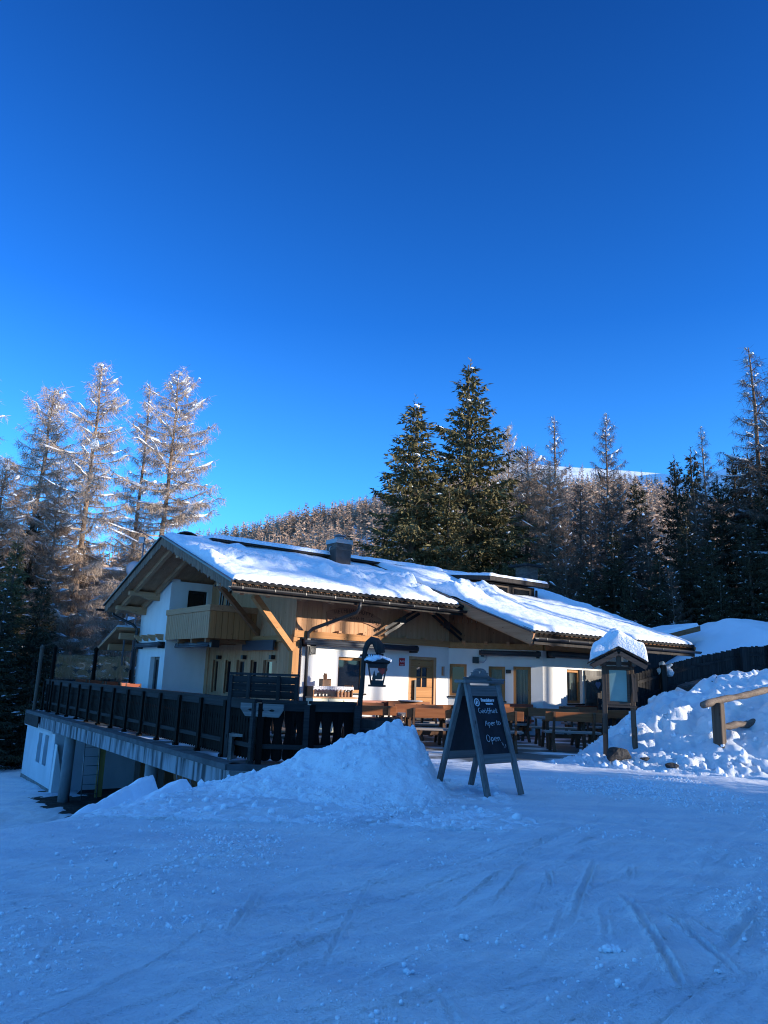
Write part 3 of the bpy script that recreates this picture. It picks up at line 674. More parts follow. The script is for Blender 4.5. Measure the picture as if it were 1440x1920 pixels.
# shutter of the right window, with brace and heart
s0 = MB()
for i in range(6): EE.box(s0, 2.0+i*.155, 2.0+i*.155+.15, .03, .06, .80, 2.06)
sh = s0.build('shutter', 'weathered_z', hut)
s1 = MB(); EE.box(s1, 2.0, 2.92, .06, .09, 1.0, 1.13); EE.box(s1, 2.0, 2.92, .06, .09, 1.76, 1.89); s1.bar(EE.P(2.1, .075, 1.74), EE.P(2.82, .075, 1.15), .03, .12); s1.build('shutter_brace', 'weathered_x', sh)
def heart(s, n=24, c=(0, 0)):
    o = []
    for i in range(n):
        t = 2*pi*i/n; o.append((c[0]+s*16*sin(t)**3/17, c[1]+s*(13*cos(t)-5*cos(2*t)-2*cos(3*t)-cos(4*t))/17))
    return o
s1 = MB(); s1.plate(heart(.14), t=.02, org=EE.P(2.6, .10, 1.60), X=EE.d); s1.build('heart', 'heart_blue', sh)
# --- awning boxes
def awning(w, a0, a1, z, r=.075, n=.17, m='awning_grey'):
    k = MB(); k.tube([w.P(a0, n, z), w.P(a1, n, z)], r, 12); k.tube([w.P(a0+.03, n+.07, z-.055), w.P(a1-.03, n+.07, z-.055)], r*.45, 8); a = k.build('awning', m, hut)
    for x in (a0+.06, a1-.14): k = MB(); w.box(k, x, x+.10, 0.002, n+.06, z-.13, z+.09); k.build('bracket', 'black_metal', a)
awning(FAC, .15, 4.2, 2.50, n=.24); awning(DG, .98, 2.92, 2.48, n=.22); awning(EE, .12, 2.75, 2.50, n=.22, r=.1); awning(GG, .35, 2.72, 2.42)
k = MB(); k.tube([(-1.25, 5.6, 2.40), (-1.28, 2.7, 2.40)], .085, 12); k.tube([(-1.36, 5.5, 2.34), (-1.38, 2.8, 2.34)], .035, 8); aw = k.build('awning', 'awning_grey', hut)
k = MB(); k.b2((-1.36, 2.62, 2.30), (-1.1, 2.78, 2.52)); k.build('bracket', 'black_metal', aw); k = MB(); k.b2((-1.34, 5.3, 2.36), (-1.1, 5.45, 2.52)); k.build('bracket', 'black_metal', aw)
k = MB(); WW.box(k, 3.05, 5.05, .14, .20, 2.26, 2.50); WW.box(k, 3.0, 5.1, .02, .22, 2.50, 2.55); k.build('canopy_panel', 'awning_grey', hut)
k = MB()
for a in (.86, 2.70, 4.55): WW.box(k, a+.22, a+.36, .03, .16, 2.0, 2.12)
k.build('wall_lamp', 'black_metal', hut)
# --- balcony
bal = MB(); bal.b2((-1.50, 2.5, 2.60), (-.02, 5.99, 2.72)); bal = bal.build('balcony', 'brown_y', hut)
k = MB()
for i in range(24):
    y = 2.46+i*.147; k.b2((-1.56, y, 2.56), (-1.53-.006*random.random(), y+.125, 3.36))
k.b2((-1.53, 2.46, 2.6), (-1.50, 5.98, 3.34))
k.build('slat_panel', 'larch_new_z', bal)
k = MB()
for i in range(8):
    x = -1.53+i*.19; k.b2((x, 2.43, 2.56), (min(x+.175, -.03), 2.46+.005*random.random(), 3.36))
k.b2((-1.5, 2.462, 2.6), (-.03, 2.49, 3.34))
k.build('board_panel', 'beam_z', bal)
k = MB(); k.b2((-1.60, 2.36, 3.363), (-1.46, 5.98, 3.54)); k.b2((-1.455, 2.36, 3.363), (-.03, 2.50, 3.54)); k.build('handrail', 'larch_new_y', bal)
k = MB()
for y in (2.7, 3.8, 4.9): k.b2((-1.5, y, 2.44), (-.02, y+.12, 2.597))
k.build('joist', 'brown_x', bal)
# --- braces and purlins carrying the roof
k = MB(); k.bar((-.12, -.05, 2.28), (-1.55, -.35, 3.62), .15, .17); k.build('brace', 'beam_x', hut)
k = MB(); k.bar((-.02, 2.2, 2.75), (-1.6, 1.75, 4.02), .13, .15); k.build('brace', 'brown_x', hut)
for v_, u1 in ((-.25, -.1), (2.9, -.1), (8.35, -1.5), (7.1, -1.5)):
    k = MB(); z = zt(v_)-.25; hgt = .26
    prof = [(-2.55, z), (u1+.4, z), (u1+.4, z-hgt), (-1.75, z-hgt), (-1.95, z-hgt+.03), (-2.15, z-hgt*.62), (-2.55, z-hgt*.55)]
    k.prism([(a, v_-.11, b) for a, b in prof], (0, 0, 0), (0, .22, 0)); k.build('purlin', 'larch_new_x', hut)
k = MB(); k.b2((-.35, -.36, zt(-.25)-.46), (4.9, -.14, zt(-.25)-.25)); k.build('purlin', 'brown_x', hut)
# lower lean-to roof behind the far corner
k = MB(); k.prism([(-2.3, 8.9, 3.05), (-2.3, 11.0, 2.35), (-2.3, 11.0, 2.25), (-2.3, 8.9, 2.95)], (0, 0, 0), (6, 0, 0)); lt = k.build('lean_to_roof', 'brown_y', hut)
k = MB(); k.b2((-2.1, 9.0, 2.62), (-1.2, 9.2, 2.85)); k.b2((-2.1, 10.2, 2.25), (-1.2, 10.4, 2.48)); k.build('purlin', 'larch_new_x', lt)
# --- roof: planked slab, rafters, carved barge boards, tiled edge, gutter
def slope(u0, u1, v0, v1, dz=0.0, th=.2):
    k = MB(); k.prism([(u0, v0, zt(v0)+dz), (u0, v1, zt(v1)+dz), (u0, v1, zt(v1)+dz-th), (u0, v0, zt(v0)+dz-th)], (0, 0, 0), (u1-u0, 0, 0)); return k
U0, U1, UE = -2.7, 4.98, 12.75
k = slope(U0, U1, -1.5, RV); k2 = slope(U0, UE, RV, 9.1); k.add(k2.v, k2.f)
roof = k.build('roof', 'brown_y', hut)
k = slope(U1-.06, UE, -4.3, RV, .13, .25); k.build('wing_roof', 'brown_y', roof)
def rafters(name, us, v0, v1, dz, m):
    for u_ in us:
        k = MB(); k.bar((u_, v0, zt(v0)-.2+dz-.065), (u_, v1, zt(v1)-.2+dz-.065), .12, .13, up=(0, 0, 1)); k.build(name, m, roof)
rafters('rafter', (-2.35, -1.62), -1.3, 3.7, -.002, 'brown_y'); rafters('rafter', (-2.35, -1.62), 3.9, 8.9, -.002, 'larch_new_y')
rafters('rafter', [-.6+.9*i for i in range(6)], -1.35, -.02, -.002, 'brown_y'); rafters('rafter', [5.15+.85*i for i in range(9)], -4.1, -1.5, .078, 'brown_y')
# carved barge boards on the gable
def barge(v0, v1, m, amp):
    k = MB(); n = 46
    for i in range(n):
        a, b = v0+(v1-v0)*i/n, v0+(v1-v0)*(i+1)/n; mid = (a+b)/2
        dep = .22+amp*(.035*abs(sin(i*1.05))+.025*(i % 2)); q = a+(b-a)*.94
        k.prism([(U0-.03, a, zt(a)+.02), (U0-.03, q, zt(q)+.02), (U0-.03, q, zt(q)-dep+.03), (U0-.03, (a+q)/2, zt(mid)-dep), (U0-.03, a, zt(a)-dep+.03)], (0, 0, 0), (.028, 0, 0))
    k.build('barge_board', m, roof)
barge(-1.5, RV, 'lace', 1); barge(RV, 9.1, 'lace', 1)
k = MB(); k.bar((U0-.05, -1.55, zt(-1.55)+.05), (U0-.05, RV, RZT+.05), .09, .045); k.bar((U0-.05, RV, RZT+.05), (U0-.05, 9.15, zt(9.15)+.05), .09, .045); k.build('verge_flashing', 'gutter', roof)
k = MB(); k.bar((U1-.04, -4.32, zt(-4.32)-.02), (U1-.04, -1.35, zt(-1.35)-.02), .045, .30); k.build('barge_board', 'brown_y', roof)
k = MB(); k.bar((U1-.07, -4.32, zt(-4.32)+.17), (U1-.07, 2.2, zt(2.2)+.17), .10, .035); k.build('verge_flashing', 'gutter', roof)
k = MB(); k.bar((UE+.02, -4.32, zt(-4.32)-.02), (UE+.02, RV, RZT-.02), .05, .34); k.build('barge_board', 'brown_y', roof)
k = MB(); k.b2((U0, -1.53, zt(-1.5)-.24), (U1-.08, -1.503, zt(-1.5)-.02)); k.build('eaves_board', 'dark_clad', roof)
k = MB(); k.b2((U1-.02, -4.335, zt(-4.3)-.17), (UE, -4.303, zt(-4.3)+.10)); k.build('eaves_board', 'dark_clad', roof)
def tiles(u0, u1, v0, dz, name):       # pantile edge: a wavy strip with a thick lower lip
    n = int((u1-u0)/.03); xs = np.linspace(u0, u1, n); w = .036*np.abs(np.sin(xs*pi/.21))
    V = []; 
    for x, h in zip(xs, w):
        z = zt(v0)+dz+h
        V += [(x, v0-.06, z-.035), (x, v0-.06, z+.025), (x, v0+.4, z+.025+SL*.46)]
    Fs = []
    for i in range(n-1):
        a = 3*i; Fs += [(a, a+3, a+4, a+1), (a+1, a+4, a+5, a+2)]
    k = MB(); k.add(V, Fs, False); k.build(name, 'tile', roof)
tiles(U0+.05, U1-.05, -1.5, .012, 'roof_tiles'); tiles(U1, UE-.02, -4.3, .145, 'roof_tiles')
k = MB()
for i in range(150): x = U0+.1+i*(U1-U0-.2)/150; k.b2((x, -1.545, zt(-1.5)-.10), (x+.02, -1.535, zt(-1.5)+.0))
k.build('bird_comb', 'rail_dark_z', roof); k = MB()
for i in range(150): x = U1+.05+i*(UE-U1-.1)/150; k.b2((x, -4.35, zt(-4.3)+.03), (x+.02, -4.34, zt(-4.3)+.13))
k.build('bird_comb', 'rail_dark_z', roof)
def gutter(u0, u1, v0, z, r=.075):
    k = MB(); xs = [u0, u1]; n = 8; V = []
    for x in xs:
        for i in range(n+1): a = pi+pi*i/n; V.append((x, v0+r*cos(a), z+r*sin(a)))
        for i in range(n+1): a = 2*pi-pi*i/n; V.append((x, v0+(r-.008)*cos(a), z+(r-.008)*sin(a)))
    m = 2*n+2; Fs = [(i, (i+1) % m, m+(i+1) % m, m+i) for i in range(m)]+[tuple(range(m-1, -1, -1)), tuple(range(m, 2*m))]
    k.add(V, Fs)
    for i in range(int((u1-u0)/.9)): x = u0+.3+i*.9; k.b2((x, v0-r-.006, z-.012), (x+.025, v0+r, z+.01)); k.b2((x, v0-r-.008, z-.05), (x+.025, v0-r+.004, z-.01))
    k.build('gutter', 'gutter', roof)
gutter(U0-.15, U1-.05, -1.64, zt(-1.5)-.10); gutter(U1, UE+.15, -4.44, zt(-4.3)+.0); gutter(U0-.3, -1.0, 9.2, zt(9.1)-.1)
k = MB(); k.tube([(1.02, -1.64, 3.60), (1.02, -1.62, 3.42), (1.0, -1.52, 3.30), (.36, -.30, 2.86), (.28, -.2, 2.74), (.28, -.2, 2.5), (.28, -.2, .0)], .05, 10); k.build('downpipe', 'gutter', hut)
k = MB(); k.tube([(-2.4, 9.18, 3.6), (-2.38, 9.12, 3.45), (-1.75, 8.8, 3.15), (-1.62, 8.72, 3.0), (-1.60, 8.70, 0)], .05, 10); k.build('downpipe', 'gutter', hut)
# raised ridge vent with its snow
k = MB(); k.prism([(-1.35, 3.15, 5.60), (-1.35, 4.6, 5.66), (-1.35, 4.6, 5.72), (-1.35, 3.15, 5.66)], (0, 0, 0), (9.6, 0, 0)); k.b2((-1.1, 3.4, 5.3), (8.0, 4.2, 5.62)); k.build('ridge_vent', 'dark_clad', roof)
# chimneys
k = MB(); k.b2((2.95, 2.75, 5.0), (3.55, 3.35, 5.82)); ch = k.build('chimney', 'chimney_render', roof); ch['label'] = 'squat rendered chimney with brick head and metal cowl'
k = MB(); k.b2((2.935, 2.735, 5.822), (3.565, 3.365, 6.05)); k.build('brick_head', 'brick', ch)
k = MB(); k.b2((2.91, 2.71, 6.052), (3.59, 3.39, 6.20)); k.tube([(3.25, 3.05, 6.20), (3.25, 3.05, 6.34)], .17, 12); k.lathe([(.22, 0), (.22, .03), (.05, .07)], (3.25, 3.05, 6.34), 14); k.build('cowl', 'grey_metal', ch)
k = MB(); k.tube([(2.92, 3.0, 5.95), (2.84, 3.0, 5.9), (2.84, 3.05, 5.75), (2.87, 3.2, 5.72), (2.84, 3.26, 5.9)], .014, 6); k.build('cable', 'dish', ch)
k = MB(); k.b2((12.2, 2.6, 4.8), (12.85, 3.25, 6.30)); ch2 = k.build('chimney', 'brick', roof); ch2['label'] = 'tall dark brick chimney with flat slab behind the dormer'
k = MB(); k.b2((11.98, 2.4, 6.302), (13.05, 3.45, 6.38)); k.build('cap_slab', 'dark_clad', ch2)
# dormer
k = MB(); k.b2((8.15, .62, 4.0), (10.45, 3.9, 5.05)); dm = k.build('dormer', 'dark_clad', roof)
k = MB(); k.prism([(7.75, .22, 5.06), (7.75, 3.9, 5.44), (7.75, 3.9, 5.58), (7.75, .22, 5.20)], (0, 0, 0), (3.05, 0, 0)); k.build('dormer_roof', 'dark_clad', dm)
k = MB()
for a, b in ((8.3, 9.05), (9.25, 10.2)):
    for q in ((a, 4.5, a+.06, 4.98), (b-.06, 4.5, b, 4.98), (a+.06, 4.92, b-.06, 4.98), (a+.06, 4.5, b-.06, 4.56)): k.b2((q[0], .585, q[1]), (q[2], .617, q[3]))
wf = k.build('dormer_window', 'kiosk_x', dm)
k = MB()
for a, b in ((8.36, 8.99), (9.31, 10.14)): k.b2((a, .60, 4.56), (b, .612, 4.92))
k.build('pane', 'glass_dark', wf)
k = MB(); k.tube([(10.42, .5, 4.95), (10.42, .5, 4.3)], .045, 8); k.build('downpipe', 'gutter', dm)
# flat collector panel and arched rooflight near the gable
k = MB(); v0, v1 = 1.25, 2.5; k.prism([(-2.45, v0, zt(v0)+.10), (-2.45, v1, zt(v1)+.16), (-2.45, v1, zt(v1)+.24), (-2.45, v0, zt(v0)+.18)], (0, 0, 0), (1.75, 0, 0)); k.build('solar_collector', 'pv', roof)
k = MB(); n = 16; V = []
for y in (4.3, 6.3):
    for rr in (.60, .57):
        for i in range(n+1): a = pi*i/n; V.append((-1.75+rr*cos(a)*1.05, y, 5.32+(zt(y)-zt(4.3))+rr*sin(a)*1.1))
m = n+1
Fs = [(i, i+1, 2*m+i+1, 2*m+i) for i in range(n)]+[(m+i+1, m+i, 3*m+i, 3*m+i+1) for i in range(n)]+[(i, m+i, m+i+1, i+1) for i in range(n)]+[(2*m+i+1, 3*m+i+1, 3*m+i, 2*m+i) for i in range(n)]
k.add(V, Fs, False); ar = k.build('arched_rooflight', 'gutter', roof)
k = MB(); k.add([(-1.75+.57*cos(pi*i/n)*1.05, 4.5, 5.25+.57*sin(pi*i/n)*1.1) for i in range(n+1)], [tuple(range(n, -1, -1))]); k.build('pane', 'glass_dark', ar)
# --- snow lying on the roofs: things of their own
def roof_snow(name, label, u0, u1, v0, v1, dz, base, rough, seed, st=.05, holes=None):
    us = np.arange(u0, u1+st/2, st); vs = np.arange(v0, v1+st/2, st); X, Y = np.meshgrid(us, vs)
    dome = np.minimum(np.minimum(X-u0, u1-X)/.22, np.minimum(Y-v0+.0, (v1-Y)+.6)/.16); dome = np.sqrt(np.clip(dome, 0, 1)*(2-np.clip(dome, 0, 1)))
    T = base*(.75+.5*vnoise(X*.7+seed, Y*.7))+.05*fbm(X*1.5+seed, Y*1.5, 4)
    c = 0.35+.16*fbm(X*.6+seed, Y*0+seed, 3)   # a churned band where snow has slid and broken
    band = np.exp(-(((Y-v0)/(v1-v0)-c)/.17)**2)*sstep(-.25, .2, fbm(X*.8+seed*2, Y*.8, 3)+.15)
    T = T+rough*band*(.30*cells(X*1.9+seed, Y*1.9)+.20*cells(X*3.7, Y*3.7+seed)+.10*cells(X*8, Y*8)+.08*fbm(X*5, Y*5, 3)-.02)
    T = T+.02*fbm(X*5+seed, Y*5, 3)
    T = np.clip(T, .03, None)*dome*(1-.0)+0.004
    if holes is not None: T = holes(X, Y, T)
    nn = sqrt(1+SL*SL)
    Z = RZT-SL*np.abs(Y-RV)+dz+T*nn
    # curtain down to the roof along the border
    nx, ny = len(us), len(vs)
    o = gridmesh(name, X, Y-.0*T, Z, 'snow', hut); o.parent = None
    o.location = tuple(HO); o.rotation_euler = (0, 0, RZ)
    return tag(o, label, 'roof snow')
def hole_main(X, Y, T):
    pan = (X > -2.5) & (X < -.75) & (Y > 1.2) & (Y < 2.55)
    T = np.where(pan, .20+.035*(fbm(X*2, Y*2, 3)+.3)+.10*sstep(-1.3, -.8, X), T)
    chm = np.exp(-(((X-3.25)/.42)**4+((Y-3.0)/.45)**4)); return T*(1-.8*chm)+.02
roof_snow('roof_snow', 'churned snow blanket on the main roof below the squat chimney', U0+.02, U1-.12, -1.44, 4.3, .03, .13, .62, 3, holes=hole_main)
roof_snow('roof_snow', 'smooth thick snow blanket on the low right wing around the dormer', U1+.03, UE+.05, -4.3, 4.2, .17, .15, .0, 9,
          holes=lambda X, Y, T: T*(1-.55*np.exp(-((X-9.3)/1.5)**4)*np.exp(-((Y-.3)/.9)**2))+(.24*cells(X*1.7, Y*1.7+3)+.15*cells(X*4, Y*4)+.08*cells(X*9, Y*9))*np.exp(-((Y+.35-(X-6.3)*.12)/.55)**2)*sstep(8.9, 6.9, X)*sstep(4.95, 5.4, X)+.10*np.exp(-((Y+1.2)/.6)**2)*cells(X*2, Y*2)*sstep(9, 8, X))
def slab_snow(name, label, u0, u1, v0, v1, zf, th, seed, st=.06):
    us = np.arange(u0, u1, st); vs = np.arange(v0, v1, st); X, Y = np.meshgrid(us, vs)
    d = np.minimum(np.minimum(X-u0, us[-1]-X)/.2, np.minimum(Y-v0, vs[-1]-Y)/.16); d = np.sqrt(np.clip(d, 0, 1)*(2-np.clip(d, 0, 1)))
    Z = zf(Y)+(th*(.8+.5*vnoise(X*.8+seed, Y*.8))+.03*fbm(X*3+seed, Y*3, 3))*d
    o = gridmesh(name, X, Y, Z, 'snow', None); o.location = tuple(HO); o.rotation_euler = (0, 0, RZ)
    return tag(o, label, 'roof snow')
slab_snow('roof_snow', 'long narrow snow strip on the raised ridge vent behind the squat chimney', -1.4, 8.2, 3.12, 4.62, lambda y: 5.665+.042*(y-3.15), .14, 2)
slab_snow('roof_snow', 'thin snow sheet on the small flat dormer roof', 7.72, 10.82, .18, 3.9, lambda y: 5.205+.103*(y-.22), .09, 5)
slab_snow('roof_snow', 'snow patch on the lower lean-to roof at the far left corner', -2.3, 3.6, 8.95, 11.0, lambda y: 3.06-.333*(y-8.9), .12, 8)
# --- things fixed to or leaning on the hut
def wthing(name, label, cat, group=None): return thing(name, label, cat, HO, RZ, group)
t = wthing('loudspeaker', 'small black loudspeaker high on the white wall above the serving cabinet', 'loudspeaker')
k = MB(); FAC.box(k, .36, .56, .05, .20, 2.16, 2.42); k.build('housing', 'black_metal', t); k = MB(); k.plate([(.07*cos(i*pi/8), .07*sin(i*pi/8)) for i in range(16)], t=.01, org=FAC.P(.46, .206, 2.26), X=FAC.d); k.build('grille', 'gutter', t); k = MB(); FAC.box(k, .43, .49, 0, .05, 2.25, 2.33); k.build('bracket', 'black_metal', t)
t = wthing('loudspeaker', 'black loudspeaker with a blue cable above the angled wall, behind the chalkboard', 'loudspeaker')
k = MB(); DG.box(k, .78, .98, .05, .20, 2.14, 2.34); k.build('housing', 'black_metal', t); k = MB(); DG.box(k, .85, .91, 0, .05, 2.2, 2.28); k.build('bracket', 'black_metal', t)
k = MB(); k.tube([DG.P(.98, .06, 2.2), DG.P(1.12, .03, 2.17), DG.P(1.2, .02, 2.25), DG.P(1.22, .02, 2.4)], .008, 5); k.build('cable', 'heart_blue', t)
t = wthing('wall_sign', 'small red sign with white script lettering left of the entrance door', 'sign')
k = MB(); FAC.box(k, 3.67, 3.89, .003, .015, 1.96, 2.20); k.build('plate', 'sign_red', t)
text('Asta', .105, 'lettering', 'print_white', t, FAC.P(3.78, .017, 2.10), (pi/2, radians(-6), 0)); text('ROSSO', .04, 'small_print', 'print_white', t, FAC.P(3.78, .017, 1.99), (pi/2, 0, 0))
t = wthing('name_board', 'arched brown wooden name board with two lines of dark lettering under the eaves', 'sign')
def arc(p, q, r, n=10):
    P = np.array
    return [tuple((1-s)**2*P(p)+2*s*(1-s)*P(q)+s*s*P(r)) for s in np.linspace(0, 1, n)]
ou = arc((.93, 3.40), (1.9, 3.78), (2.9, 3.32))+arc((2.86, 2.98), (1.9, 3.42), (1.02, 2.98))
k = MB(); k.plate(ou, t=.035, org=FAC.P(0, .05, 0), X=FAC.d); k.build('board', 'plaque', t)
for s, x0, x1, z0, zb, sz in (('HELMHANGHÜTTE', 1.25, 2.55, 3.40, .07, .155), ('RIF. PENDIO M. ELMO', 1.08, 2.76, 3.16, .12, .135)):
    n = len(s); lt = MB()
    for i, chh in enumerate(s):
        if chh == ' ': continue
        q = i/(n-1); x = x0+(x1-x0)*q; z = z0+zb*(1-(2*q-1)**2); sl = -2*zb*(2*q-1)*2/(x1-x0)
        text(chh, sz, 'letter', 'letter_dark', t, FAC.P(x, .07, z), (pi/2, -atan2(sl, 1), 0), into=lt)
    lt.build('lettering', 'letter_dark', t)
for (a, za, b, zb), lab in (((2.86, 2.94, 4.18, 3.67), 'pair of old dark skis slanting up to the right above the awning'), ((4.69, 3.67, 5.95, 2.95), 'pair of old dark skis slanting down to the right below the eaves end')):
    t = wthing('ski_pair', lab, 'skis')
    dz = .085
    for s in (-1, 1):
        k = MB(); p_, q_ = Vector(FAC.P(a, .32, za+s*dz)), Vector(FAC.P(b, .32, zb+s*dz)); k.bar(p_, q_, .02, .085); k.build('ski', 'black_metal', t)
    k = MB(); m_ = (Vector(FAC.P(a, .32, za))+Vector(FAC.P(b, .32, zb)))/2; k.box(m_, (.22, .05, .20)); k.build('binding', 'gutter', t)
    k = MB(); m_ = Vector(FAC.P((a+b)/2, .16, (za+zb)/2)); k.box(m_, (.05, .30, .05)); k.build('mount', 'brown_x', t)
t = wthing('wall_lamp', 'slim vertical wooden wall lamp right of the entrance door', 'lamp'); k = MB(); FAC.box(k, 5.40, 5.46, .0, .08, 1.72, 2.0); k.build('lamp_body', 'larch_new_z', t); k = MB(); FAC.box(k, 5.415, 5.445, .08, .09, 1.74, 1.98); k.build('diffuser', 'dish', t)
t = wthing('wall_lamp', 'black box wall lamp between the curtained window and glazed door', 'lamp'); k = MB(); DG.box(k, 1.83, 1.99, .0, .16, 1.86, 1.97); k.build('lamp_body', 'black_metal', t); k = MB(); DG.box(k, 1.85, 1.97, .02, .14, 1.85, 1.86); k.build('diffuser', 'dish', t)
# small animal-shaped ornament on the balcony rail
t = wthing('ornament_animal', 'dark carved animal figure standing on the corner of the balcony rail', 'ornament')
k = MB(); k.b2((-1.3, 2.37, 3.90), (-.95, 2.48, 4.04)); k.build('body', 'black_metal', t)
for x in (-1.28, -1.20, -1.06, -.99):
    k = MB(); k.bar((x, 2.42, 3.545), (x+.01, 2.42, 3.9), .04, .045, up=(0, 1, 0)); k.build('leg', 'black_metal', t)
k = MB(); k.bar((-1.28, 2.42, 4.0), (-1.38, 2.42, 4.15), .07, .08, up=(0, 1, 0)); k.bar((-1.38, 2.42, 4.13), (-1.49, 2.42, 4.10), .06, .06, up=(0, 1, 0)); k.build('head', 'black_metal', t)
# solar-panelled pole and white dish behind the gable
b_ = at(266, 1052, 27.6); t = thing('solar_pole', 'thin pole with small tilted solar panel left of the gable peak', 'pole', b_)
k = MB(); k.tube([(0, 0, -4), (0, 0, .85)], .03, 8); k.build('pole', 'grey_metal', t); k = MB(); k.box((.1, 0, .98), (.55, .35, .03), R=Matrix.Rotation(.5, 3, 'Y')); k.build('panel', 'pv', t); k = MB(); k.box((-.08, 0, .8), (.2, .15, .22)); k.build('junction_box', 'dish', t)
b_ = at(252, 1072, 27.2); t = thing('satellite_dish', 'pale round satellite dish peeping over the left roof edge', 'satellite dish', b_, radians(40))
k = MB(); k.lathe([(.02, .0), (.2, .03), (.36, .11), (.37, .12), (.2, .045), (.02, .02)], n=24); o = k.build('dish', 'dish', t); o.rotation_euler = (radians(75), 0, 0); k = MB(); k.tube([(0, .1, 0), (0, .25, -.6), (0, .25, -3.4)], .03, 8); k.build('mast', 'grey_metal', t)
# ================================================================== TERRACE DECK, RAILING, BASEMENT
deck = thing('terrace_deck', 'frosty raised terrace slab with streaked white fascia along its left edge', 'terrace')
k = MB(); k.prism([(x, y, 0) for x, y in TERR], (0, 0, -.10), (0, 0, .0)); k.build('slab', 'floor', deck)
EDGE = [TERR[0], TERR[1], TERR[2], TERR[3]]
def off(p, q, d):                      # unit inward normal scaled (deck lies on the left of p->q)
    v = Vector((q[0]-p[0], q[1]-p[1])).normalized(); return Vector((-v.y, v.x))*d
k = MB()
for a, b in zip(EDGE[:-1], EDGE[1:]):
    o = off(a, b, .27); e = off(a, b, -.05)
    k.prism([(a[0]+e.x, a[1]+e.y, 0), (b[0]+e.x, b[1]+e.y, 0), (b[0]+o.x, b[1]+o.y, 0), (a[0]+o.x, a[1]+o.y, 0)], (0, 0, -.09), (0, 0, .012))
k.build('ledge', 'ledge', deck)
d0 = Vector((EDGE[1][0]-EDGE[0][0], EDGE[1][1]-EDGE[0][1])); LD = d0.length; d0.normalize(); ang0 = atan2(d0.y, d0.x)
def edge_pt(s, inn=0.0, z=0.0):        # s metres from the near corner back along the long edge
    n = Vector((-d0.y, d0.x)); p = Vector(EDGE[1])-d0*s+n*inn; return Vector((p.x, p.y, z))
fa = MB(); fa.box((0, 0, 0), (LD-2.2, .06, .36)); fo = fa.build('fascia', 'fascia', deck); c = edge_pt((LD-2.2)/2, .06, -.275); fo.location = c; fo.rotation_euler = (0, 0, ang0)
fa = MB(); L2 = 1.28; fa.box((L2/2, 0, 0), (L2, .06, .36)); fo = fa.build('fascia', 'concrete', deck); fo.location = (EDGE[1][0]+.02, EDGE[1][1]+.06, -.275); fo.rotation_euler = (0, 0, atan2(EDGE[2][1]-EDGE[1][1], EDGE[2][0]-EDGE[1][0]))
k = MB()
for i in range(22):
    p = edge_pt(LD-2.2+i*.1+.05, -.03); k.box((p.x, p.y, -.28), (.085, .03, .38), rz=ang0)
n_ = Vector((-d0.y, d0.x))
for i in range(30):
    p = edge_pt(LD+.02, .05+i*.1); k.box((p.x, p.y, -.28), (.03, .085, .38), rz=ang0)
k.build('end_cladding', 'dark_clad', deck)
k = MB()
for s in (1.0, 4, 7, 10, 13):
    a, b = edge_pt(s, .3, -.2), edge_pt(s, 4.4, -.2); k.bar(a, b, .14, .18)
k.build('joist', 'brown_x', deck)
for s, r in ((5.05, .115), (12.6, .135), (9.0, .14)):
    if s == 9.0: continue
    p = edge_pt(s, .42); b0 = Hs(p.x, p.y)-.1
    t = thing('deck_pillar', 'round concrete pillar under the deck in front of the ladder' if s > 9 else 'round concrete pillar under the deck behind the sheared snow wedges', 'pillar', (p.x, p.y, b0))
    k = MB(); k.tube([(0, 0, 0), (0, 0, -.12-b0)], r*1.25, 20, cap=True); k.build('shaft', 'pillar', t); k = MB(); k.box((0, 0, -.15-b0), (r*3, r*3, .05)); k.build('head_plate', 'concrete', t)
# basement block under the far end
bc = Vector((-10.75, 25.9, 0)); ub = Vector((0.809, 0.588, 0)); vb = Vector((-0.58, 0.815, 0))
bas = thing('basement_annex', 'low white basement block with two narrow windows under the far end of the deck', 'building', bc, atan2(ub.y, ub.x))
BW = Wall((0, 4.4), (0, 0)); BR = Wall((0, 0), (3.0, 0))
o_b = [(2.1, 2.62, -1.75, -.75), (3.05, 3.57, -1.75, -.75)]
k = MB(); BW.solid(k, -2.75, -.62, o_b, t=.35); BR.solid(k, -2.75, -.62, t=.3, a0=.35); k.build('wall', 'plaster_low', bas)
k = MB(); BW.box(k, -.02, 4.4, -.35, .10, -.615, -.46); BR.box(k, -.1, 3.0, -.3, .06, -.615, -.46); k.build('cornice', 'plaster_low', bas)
k = MB(); BW.box(k, 0, 4.4, .0, .02, -2.75, -2.38); k.build('plinth', 'concrete', bas)
for o in o_b:
    f = MB(); BW.box(f, o[0], o[0]+.05, -.3, -.24, o[2], o[3]); BW.box(f, o[1]-.05, o[1], -.3, -.24, o[2], o[3]); BW.box(f, o[0]+.05, o[1]-.05, -.3, -.24, o[3]-.05, o[3]); BW.box(f, o[0]+.05, o[1]-.05, -.3, -.24, o[2], o[2]+.05)
    fr = f.build('window', 'weathered_z', bas); g = MB(); BW.box(g, o[0]+.05, o[1]-.05, -.28, -.27, o[2]+.05, o[3]-.05); g.build('pane', 'glass_dark', fr)
    q = MB(); q.prism([BW.P(o[0], .004, o[2]+.02), BW.P(o[0]-.16, .004, o[2]+.02), BW.P(o[0], .004, o[2]+.62)], (0, 0, 0), BW.n*.012); q.build('reveal', 'plaster', fr)
k = MB(); k.prism([BR.P(.0, .003, -2.6), BR.P(.42, .003, -2.6), BR.P(.03, .003, -.95)], (0, 0, 0), BR.n*.30); k.build('buttress', 'plaster', bas)
